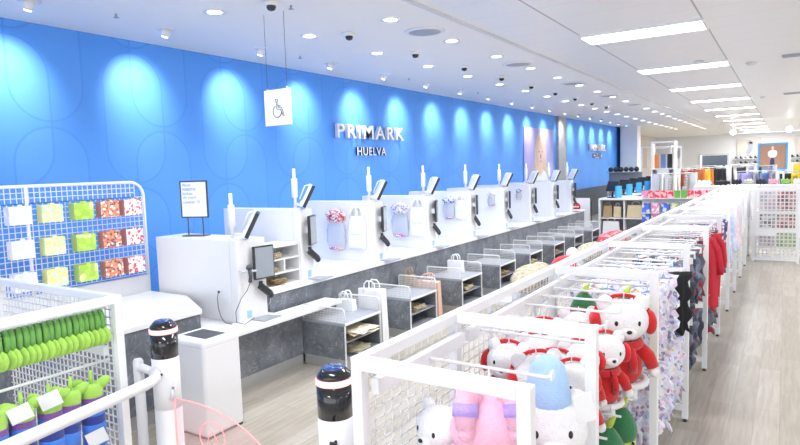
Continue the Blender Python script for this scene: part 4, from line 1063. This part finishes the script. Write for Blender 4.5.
for i, (x, wv, h, m, lb) in enumerate(((-4.5, .26, .4, 'brown', 'brown paper carrier in the left cubby of the distant desk'), (-4.22, .22, .38, 'kraft', 'second kraft carrier in the left cubby of the distant desk'), (-3.7, .5, .42, 'kraft', 'wide kraft carrier in the right cubby of the distant desk'))):
    carrier(x, 18.65, .66, wv, h - .05, .16, M[m], lb)
carrier(-4.4, 18.6, .1, .5, .45, .15, M['paper'], 'white carrier under the left cubby of the distant desk')
M['bluepanel'] = mat('bright_blue_plastic', (.05, .4, .9), .4)
def till(x, y, z):
    t = empty('till_monitor', (x, y, z), math.radians(-30))
    MB().box(-.12, .12, -.1, .1, 0, .03).build('stand_base', M['dark'], t); MB().tube([(0, 0, .03), (0, .03, .2)], .03, 8).build('stand', M['dark'], t)
    MB().cbox((0, .02, .34), .42, .05, .32, Matrix.Rotation(-.35, 3, 'X')).build('monitor', M['dark'], t)
    MB().box(.2, .26, -.1, .12, 0, .36).build('side_panel', M['bluepanel'], t)
    return t
tm = cache(till(-4.5, 19, 1.231))
for i in range(6):
    o = tm if i == 0 else copy_tree(tm); o.location = (-4.45, 18.95 + 1.5 * i, 1.231)
    tag(o, 'black till monitor with a blue side panel, %s on the distant desk' % ordn[i], 'till', 'till monitors on the distant desk')
t = MB().box(-.35, .35, -.2, .2, 0, .2).build('white_box', M['lam'], None, (-4.35, 18.75, 1.231)) if 0 else None
# no-entry sign and dark equipment behind end of counter
t = empty('no_entry_sign', (-5.3, 17.9, 0), 0, 'white panel with a red round no entry mark at the counter end', 'sign')
MB().box(-.45, .45, 0, .03, 0, 1.28).build('panel', M['paper'], t)
MB().lathe((.05, -.001, 1.02), [(.0001, 0), (.13, 0), (.13, .012), (.0001, .012)], 24, axis=Matrix.Rotation(PI / 2, 3, 'X')).build('red_disc', M['signred'], t)
MB().box(-.04, .14, -.018, -.012, 1.0, 1.04).build('white_bar', M['paper'], t)
MB().box(.5, .52, -.02, 0, 0, 1.2).build('panel_post', M['dark'], t)
t = MB().box(-.25, .25, 0, .4, 0, 1.1).build('black_cabinet', M['dark'], None, (-4.95, 18.15, 0)) if 0 else None

# snack fixture
t = empty('sweets_fixture', (-3.35, 17.6, 0), 0, 'distant white shelf fixture with rows of bright packs', 'display rack')
f = MB(); f.box(0, 2.0, .1, .14, 0, 1.32)
for z in (.3, .6, .9, 1.3): f.box(0, 2.0, -.12, .14, z - .02, z)
f.build('shelving', M['white'], t)
snk = [mat_pattern('snack_print_%s' % c, v, 14) for c, v in (('blue', [(.06, .15, .7), (.7, .7, .9), (.1, .2, .75)]), ('pink', [(.85, .3, .5), (.9, .8, .8)]), ('lime', [(.4, .65, .2), (.85, .85, .6)]), ('violet', [(.4, .2, .7), (.8, .75, .95)]), ('orange', [(.9, .4, .1), (.9, .8, .6)]), ('red', [(.8, .05, .1), (.9, .5, .5)]))]
sn = [('blue', 0), ('pink', 1), ('blue', 0), ('lime', 2), ('violet', 3), ('orange', 4), ('lime', 2), ('pink', 1)]
for r, z in enumerate((.601, .901)):
    for i, (nm, mi) in enumerate(sn):
        o = MB().box(-.1, .1, -.05, .05, 0, .26).build('snack_pack', snk[mi], None, (-3.22 + .245 * i, 17.56, z)); o.rotation_euler = (-.08, 0, 0)
        tag(o, 'small %s snack pack in the %s row of the distant sweets fixture' % (nm, ['lower', 'upper'][r]), 'snack pack', '%s snack packs on the distant fixture, %s row' % (nm, ['lower', 'upper'][r]))
for i in range(12):
    o = MB().box(-.07, .07, -.05, .05, 0, .2).build('snack_box', snk[5 if i % 5 else 1] if not 4 < i < 7 else M['midgreen'], None, (-3.26 + .165 * i, 17.56, 1.301))
    tag(o, 'small red snack box on top of the distant sweets fixture' if not 4 < i < 7 else 'small green snack box on top of the distant sweets fixture', 'snack box', 'snack boxes on top of the distant fixture' if not 4 < i < 7 else 'green snack boxes on top of the fixture')

# mesh end gondola on the right
t = empty('mesh_end_stand', (-.6, 15.4, 0), 0, 'tall white wire mesh end stand at the right with red and green packs behind', 'display rack')
GW, GH = .88, 1.62
f = MB(); f.box(0, .05, 0, .05, 0, GH); f.box(GW - .05, GW, 0, .05, 0, GH); f.box(.05, GW - .05, 0, .05, GH - .05, GH); f.box(.05, GW - .05, 0, .05, .04, .1)
f.box(0, .05, .9, .95, 0, GH); f.box(GW - .05, GW, .9, .95, 0, GH); f.box(0, .05, .05, .9, GH - .05, GH); f.box(GW - .05, GW, .05, .9, GH - .05, GH); f.build('frame', M['white'], t)
mg = MB(); grid(mg, lambda u, v, d: (u, .025 + d, v), .05, GW - .05, .1, GH - .05, .08, .08, .011, .005); mg.build('mesh_panel', M['white'], t)
for z in (.3, .72, 1.1): MB().box(.05, GW - .05, .1, .9, z, z + .02).build('shelf', M['white'], t)
dull = [mat_pattern('boxed_print_%d' % i, v, 9) for i, v in enumerate(([(.3, .3, .4)], [(.6, .45, .52), (.75, .65, .7), (.5, .5, .62)], [(.35, .5, .22), (.5, .6, .35)], [(.45, .42, .5), (.2, .2, .24), (.7, .68, .72)], [(.5, .3, .3)], [(.42, .14, .16), (.62, .4, .4), (.3, .12, .14)]))]
for (x, z, w_, h, mm, nm) in ((.12, 1.12, .3, .42, 1, 'pink checked'), (.46, 1.12, .34, .42, 5, 'red'), (.12, .74, .3, .28, 3, 'grey violet'), (.46, .74, .34, .28, 5, 'dark red'), (.46, .32, .36, .28, 2, 'green'), (.12, .32, .3, .2, 1, 'pale pink')):
    o = MB().box(0, w_, 0, .3, 0, h).build('boxed_set', dull[mm], None, (-.6 + x, 15.4 + .2, z + .0015)); tag(o, '%s boxed set on a shelf behind the mesh of the right end stand' % nm, 'box', 'boxed sets in the mesh end stand')

# clothes rails far back
gm = {n_: mat('far_cloth_' + n_, c, .85, var=.2, scale=4) for n_, c in dict(black=(.04, .04, .05), grey=(.35, .36, .4), red=(.6, .08, .08), orange=(.75, .25, .08), cream=(.7, .66, .58), lilac=(.35, .33, .6), blue=(.15, .25, .55), yellow=(.85, .7, .08), green=(.3, .55, .15), white=(.82, .82, .84), pink=(.85, .4, .5), rust=(.5, .2, .12)).items()}
zeb = mat_pattern('black_white_stripe_knit', [(.08, .08, .09), (.8, .8, .8), (.3, .3, .3)], 6, kind='wave')
def make_far(nm, m):
    t = empty('hanging_garment'); b = garment(.55, .75, .08, hash(nm) % 50 if 0 else len(nm) * 7, 'top'); b.build('cloth', m, t); MB().tube([(0, 0, .0), (0, .02, .05), (0, 0, .07)], .006, 5).build('hanger_hook', M['steel'], t); return cache(t)
fars = {}
def far_rail(x0, y0, x1, y1, z, cols_, label, gl):
    """a rail of garments between two points"""
    t = empty('clothes_rail', ((x0 + x1) / 2, (y0 + y1) / 2, 0), math.atan2(y1 - y0, x1 - x0), label, 'clothes rail')
    L = math.hypot(x1 - x0, y1 - y0)
    MB().tube([(-L / 2, 0, z + .06), (L / 2, 0, z + .06)], .02, 8).build('rail', M['steel'], t)
    for s in (-1, 1): MB().box(s * L / 2 - .02, s * L / 2 + .02, -.25, .25, 0, z + .08).build('end_frame', M['white'], t)
    n = len(cols_)
    for i, c in enumerate(cols_):
        u = (i + .5) / n; m = zeb if c == 'striped' else gm[c]
        if c not in fars: fars[c] = make_far(c, m); o = fars[c]
        else: o = copy_tree(fars[c])
        o.location = (x0 + (x1 - x0) * u, y0 + (y1 - y0) * u, z); o.rotation_euler = (0, 0, math.atan2(y1 - y0, x1 - x0) + random.uniform(-.3, .3) - .7)
        tag(o, '%s garment hanging on %s' % (c, gl), 'clothing', '%s garments on %s' % (c, gl))
far_rail(-3.9, 28.5, -3.3, 30.5, 1.7, ['black', 'grey', 'black', 'cream', 'black'], 'far clothes rail of black and cream garments left of centre', 'the far rail of black and cream garments')
far_rail(-3.6, 21.6, -2.7, 22.6, 1.8, ['striped', 'striped', 'cream', 'striped'], 'clothes rail of striped knitwear behind the sweets fixture', 'the striped knitwear rail')
far_rail(-3.6, 25, -2.2, 29.5, 1.9, ['red', 'rust', 'orange', 'red', 'rust', 'orange', 'yellow', 'orange', 'black', 'black', 'black'], 'clothes rail of red and orange garments towards the dark doorway', 'the red and orange rail')
far_rail(-2.2, 30.5, -.4, 31, 1.9, ['black', 'black', 'lilac', 'black', 'lilac'], 'clothes rail of black and lilac garments in the distance', 'the black and lilac rail')
far_rail(-1.6, 26, .0, 26.3, 1.75, ['lilac', 'lilac', 'grey', 'blue', 'grey', 'blue'], 'clothes rail of lilac and grey garments below the far picture', 'the lilac and grey rail')
far_rail(-.1, 24, 1.3, 24.3, 1.75, ['black', 'yellow', 'black', 'red', 'red', 'green'], 'clothes rail of yellow, red and green garments at the right edge', 'the bright garment rail')
far_rail(.2, 30, 2.0, 30.3, 2.0, ['yellow', 'yellow', 'white', 'red', 'yellow'], 'farther clothes rail of yellow garments at the right edge', 'the yellow garment rail')
far_rail(-6.3, 27, -5.9, 30, 1.4, ['grey', 'black', 'grey', 'black'], 'clothes rail of grey garments by the white pillar', 'the grey rail by the pillar')
far_rail(-5.0, 34, -3.0, 36, 1.9, ['red', 'black', 'white', 'black', 'red', 'white', 'black'], 'far rail of red, black and white garments left of the doorway', 'the red, black and white rail')
far_rail(-2.6, 37, -1.4, 38, 1.9, ['black', 'grey', 'black', 'grey'], 'far rail of black and grey garments left of the picture', 'the black and grey rail')
far_rail(.4, 36, 2.8, 36.2, 1.95, ['white', 'grey', 'black', 'cream', 'grey', 'black', 'white'], 'far rail of mixed grey garments right of the picture', 'the mixed grey rail')
# low white fixtures in the middle distance
def low_fixture(x0, x1, y0, y1, h, label, goods, glab):
    t = empty('white_fixture', (x0, y0, 0), 0, label, 'display rack')
    MB().box(0, x1 - x0, 0, y1 - y0, .1, h).build('body', M['lam'], t); MB().box(.03, x1 - x0 - .03, .03, y1 - y0 - .03, 0, .1).build('plinth', M['lam2'], t)
    MB().box(-.02, x1 - x0 + .02, -.02, y1 - y0 + .02, h, h + .04).build('top', M['white'], t)
    n = len(goods)
    for i, g_ in enumerate(goods):
        w_ = (x1 - x0) / n * .8
        b = garment(.16, w_, .12, i, 'pack'); b.v = [(-z_ - w_ / 2, x_, y_ + .09) for x_, y_, z_ in b.v]
        o = b.build('folded_item', gm[g_], None, (x0 + (x1 - x0) * (i + .5) / n, y0 + .2, h + .045)); tag(o, '%s folded item on %s' % (g_, glab), 'clothing', '%s folded items on %s' % (g_, glab))
low_fixture(-2.35, -1.35, 20.4, 21.2, 1.45, 'white fixture with a dark red bow emblem in the distance', ['white', 'black'], 'the fixture with the bow')
bo = empty('bow_emblem', (-1.98, 20.37, 1.22), 0, 'dark red ribbon bow emblem on the distant white fixture', 'emblem')
b = MB()
for q in (-1, 1): b.ball((q * .12, -.0, .06), .12, .015, .055, 12, 8, rot=Matrix.Rotation(-q * .25, 3, 'Y')); b.tube([(0, 0, .04), (q * .06, 0, -.1), (q * .1, 0, -.2)], [.02, .025, .03], 8)
b.ball((0, -.01, .05), .035); b.build('ribbon', M['signred'], bo)
low_fixture(-1.3, 1.6, 19.4, 20.2, 1.5, 'long low white fixture with small coloured goods at the right', ['black', 'cream', 'black', 'pink', 'green', 'white', 'pink', 'red', 'white', 'pink'], 'the long low fixture at the right')
low_fixture(-3.2, -1.0, 23.6, 24.4, 1.15, 'white low fixture in front of the red and orange rail', ['grey', 'white', 'black', 'white', 'grey'], 'the low fixture before the orange rail')
# portal frames and graphics at far left
t = empty('portal_frame', (-5.45, 28.4, 0), 0, 'slim white portal frame over the distant tills', 'frame')
f = MB(); f.box(0, .06, 0, .06, 0, 2.9); f.box(1.2, 1.26, 0, .06, 0, 2.9); f.box(0, 1.26, 0, .06, 2.9, 2.96); f.box(0, 1.26, 3, 3.06, 2.9, 2.96); f.box(0, .06, 3, 3.06, 0, 2.9); f.box(1.2, 1.26, 3, 3.06, 0, 2.9); f.box(1.2, 1.26, .06, 3, 2.9, 2.96); f.build('frame', M['white'], t)
t = empty('shelf_tower', (-4.1, 23.2, 0), 0, 'tall white shelf tower holding small figures beyond the distant tills', 'display rack')
f = MB(); f.box(0, .05, 0, .5, 0, 2.95); f.box(.75, .8, 0, .5, 0, 2.95); f.box(0, .8, 0, .5, 2.95, 3.0); f.box(.05, .75, 0, .5, 2.0, 2.04); f.box(.05, .75, .46, .5, 0, 2.0); f.build('carcass', M['white'], t)
MB().box(.2, .6, .02, .3, 1.1, 2.0).build('wire_basket', M['lam2'], t)
for i, (x, c) in enumerate(((-3.93, 'orange'), (-3.72, 'blue'), (-3.5, 'black'))):
    o = MB().box(-.08, .08, -.02, .02, 0, .5).build('display_card', gm[c], None, (x, 23.4, 2.041)); tag(o, '%s upright card on the tall shelf tower' % c, 'card')
t = empty('grey_shelving', (-6.15, 25.2, 0), 0, 'grey shelving with dark goods in front of the white pillar', 'display rack')
f = MB(); f.box(0, 1.3, .4, .45, 0, 1.9)
for z in (.5, 1.0, 1.88): f.box(0, 1.3, 0, .45, z, z + .03)
f.build('shelving', M['benchtop'], t)
for i in range(6):
    b = MB().ball((0, 0, .1), .1, .12, .1, 12, 8); o = b.build('dark_hat', gm['black'], None, (-6.02 + i * .2, 25.4, 1.912)); tag(o, 'dark knitted hat on top of the grey shelving', 'hat', 'dark hats on the grey shelving')
# far wall graphics
def poster(name, x0, x1, z0, z1, base, items, label, y=YE - .02, frame=None):
    t = empty(name, ((x0 + x1) / 2, y, (z0 + z1) / 2), 0, label, 'poster'); w_, h = (x1 - x0) / 2, (z1 - z0) / 2
    MB().box(-w_, w_, -.04, 0, -h, h).build('board', base, t)
    if frame:
        f = MB(); f.box(-w_ - .08, w_ + .08, -.07, .0, h, h + .08); f.box(-w_ - .08, w_ + .08, -.07, 0, -h - .08, -h); f.box(-w_ - .08, -w_, -.07, 0, -h, h); f.box(w_, w_ + .08, -.07, 0, -h, h); f.build('frame', frame, t)
    for nm, pts, m in items: MB().prism(sm([(u * w_, v * h) for u, v in pts], 1), -.05, -.04, lambda u, v, d: (u, d, v)).build(nm, m, t)
    return t
fig = [('printed_trousers', [(-.18, -.9), (.16, -.9), (.14, -.1), (-.16, -.1)], M['navyletter']), ('printed_top', [(-.3, -.1), (.28, -.1), (.36, .45), (.1, .55), (-.12, .55), (-.38, .4)], M['paper']), ('printed_head', [(-.1, .55), (.1, .55), (.1, .85), (-.1, .85)], M['skin'])]
poster('wall_picture', -1.15, .0, 1.75, 2.95, mat('warm_brown_print', (.42, .25, .18), .6, var=.1, scale=1), fig, 'far blue framed brown picture of a standing person on the right', y=36, frame=M['bluepanel'])
st = MB(); st.box(-1.15, -1.1, 36.05, 36.1, 0, 3.0); st.box(-.05, .0, 36.05, 36.1, 0, 3.0); tag(st.build('picture_stand', M['white']), 'white stand posts behind the far brown picture', 'stand')
blob1 = [('printed_shape', [(-.3, -.8), (.1, -.9), (.4, .0), (.2, .8), (-.2, .7), (0, 0)], M['dgrille']), ('printed_arm', [(.1, .3), (.6, .6), (.5, .8), (.0, .6)], M['skin'])]
poster('wall_graphic', -3.0, -1.5, 2.5, 3.7, M['wallbeige'], blob1, 'beige wall graphic with a grey figure left of the far brown picture')
poster('wall_graphic', .6, 3.0, 2.5, 3.8, M['wallbeige'], [('printed_shoe', [(-.7, .8), (-.4, .9), (-.1, .1), (.3, -.3), (.2, -.6), (-.3, -.3)], M['dgrille']), ('printed_shoe', [(.1, .8), (.4, .8), (.5, -.2), (.95, -.5), (.8, -.8), (.2, -.5)], M['darkgrey'])], 'beige wall graphic of grey ankle shoes right of the far brown picture')
poster('wall_graphic', -6.4, -5.9, 2.0, 3.5, M['wallwhite'], [('printed_shape', [(-.6, .2), (.4, .6), (.6, .2), (.3, -.2), (-.2, -.6)], M['dgrille'])], 'pale wall graphic with a dark shape left of the dark doorway', y=45)
poster('wall_graphic', -7.9, -6.9, 1.9, 3.6, M['wallbeige'], [('printed_figure', [(-.3, -.7), (.3, -.7), (.35, .4), (0, .8), (-.3, .4)], M['kraft'])], 'beige wall graphic with a tan figure beside the white pillar', y=38)
# wall shelves with shoes at back
for (x0, x1, lb) in ((-3.2, -1.3, 'left'), (.2, 3.4, 'right')):
    for z in (1.9, 2.25):
        tag(MB().box(x0, x1, YE - .35, YE - .01, z, z + .03).build('wall_shelf', M['white']), 'long white shoe shelf at the back wall, %s of the far picture, %s one' % (lb, 'upper' if z > 2 else 'lower'), 'shelf')
        n = int((x1 - x0) / .3)
        for i in range(n):
            b = MB(); b.ball((0, 0, .05), .12, .09, .05, 10, 6); b.ball((-.05, 0, .1), .06, .08, .08, 10, 6); o = b.build('shoe', gm['black'] if (i + (z > 2)) % 3 else gm['grey'], None, (x0 + .2 + .3 * i, YE - .2, z + .031))
            tag(o, 'dark shoe on the %s shelf at the back wall, %s of the far picture' % ('upper' if z > 2 else 'lower', lb), 'shoe', 'shoes on the %s shelf, %s of the far picture' % ('upper' if z > 2 else 'lower', lb))
# pendant globes
for i, (x, y) in enumerate(((-2.15, 33), (.1, 33))):
    t = empty('pendant_lamp', (x, y, CEIL), 0, 'small bright pendant globe lamp in the distance, %s' % ['left of the far picture', 'right above the far picture'][i], 'lamp')
    MB().tube([(0, 0, 0.02), (0, 0, -.4)], .01, 6).build('cord', M['white'], t); MB().ball((0, 0, -.52), .13).build('globe', M['spotlit'], t)

# ------------------------------------------------------------------ render look
S.view_settings.view_transform = 'Standard'; S.view_settings.look = 'None'; S.view_settings.gamma = 1; S.view_settings.use_curve_mapping = False
S.view_settings.exposure = 0.42
S.cycles.max_bounces = 8; S.cycles.diffuse_bounces = 4; S.cycles.sample_clamp_indirect = 8; S.cycles.use_denoising = True
S.cycles.caustics_reflective = False; S.cycles.caustics_refractive = False
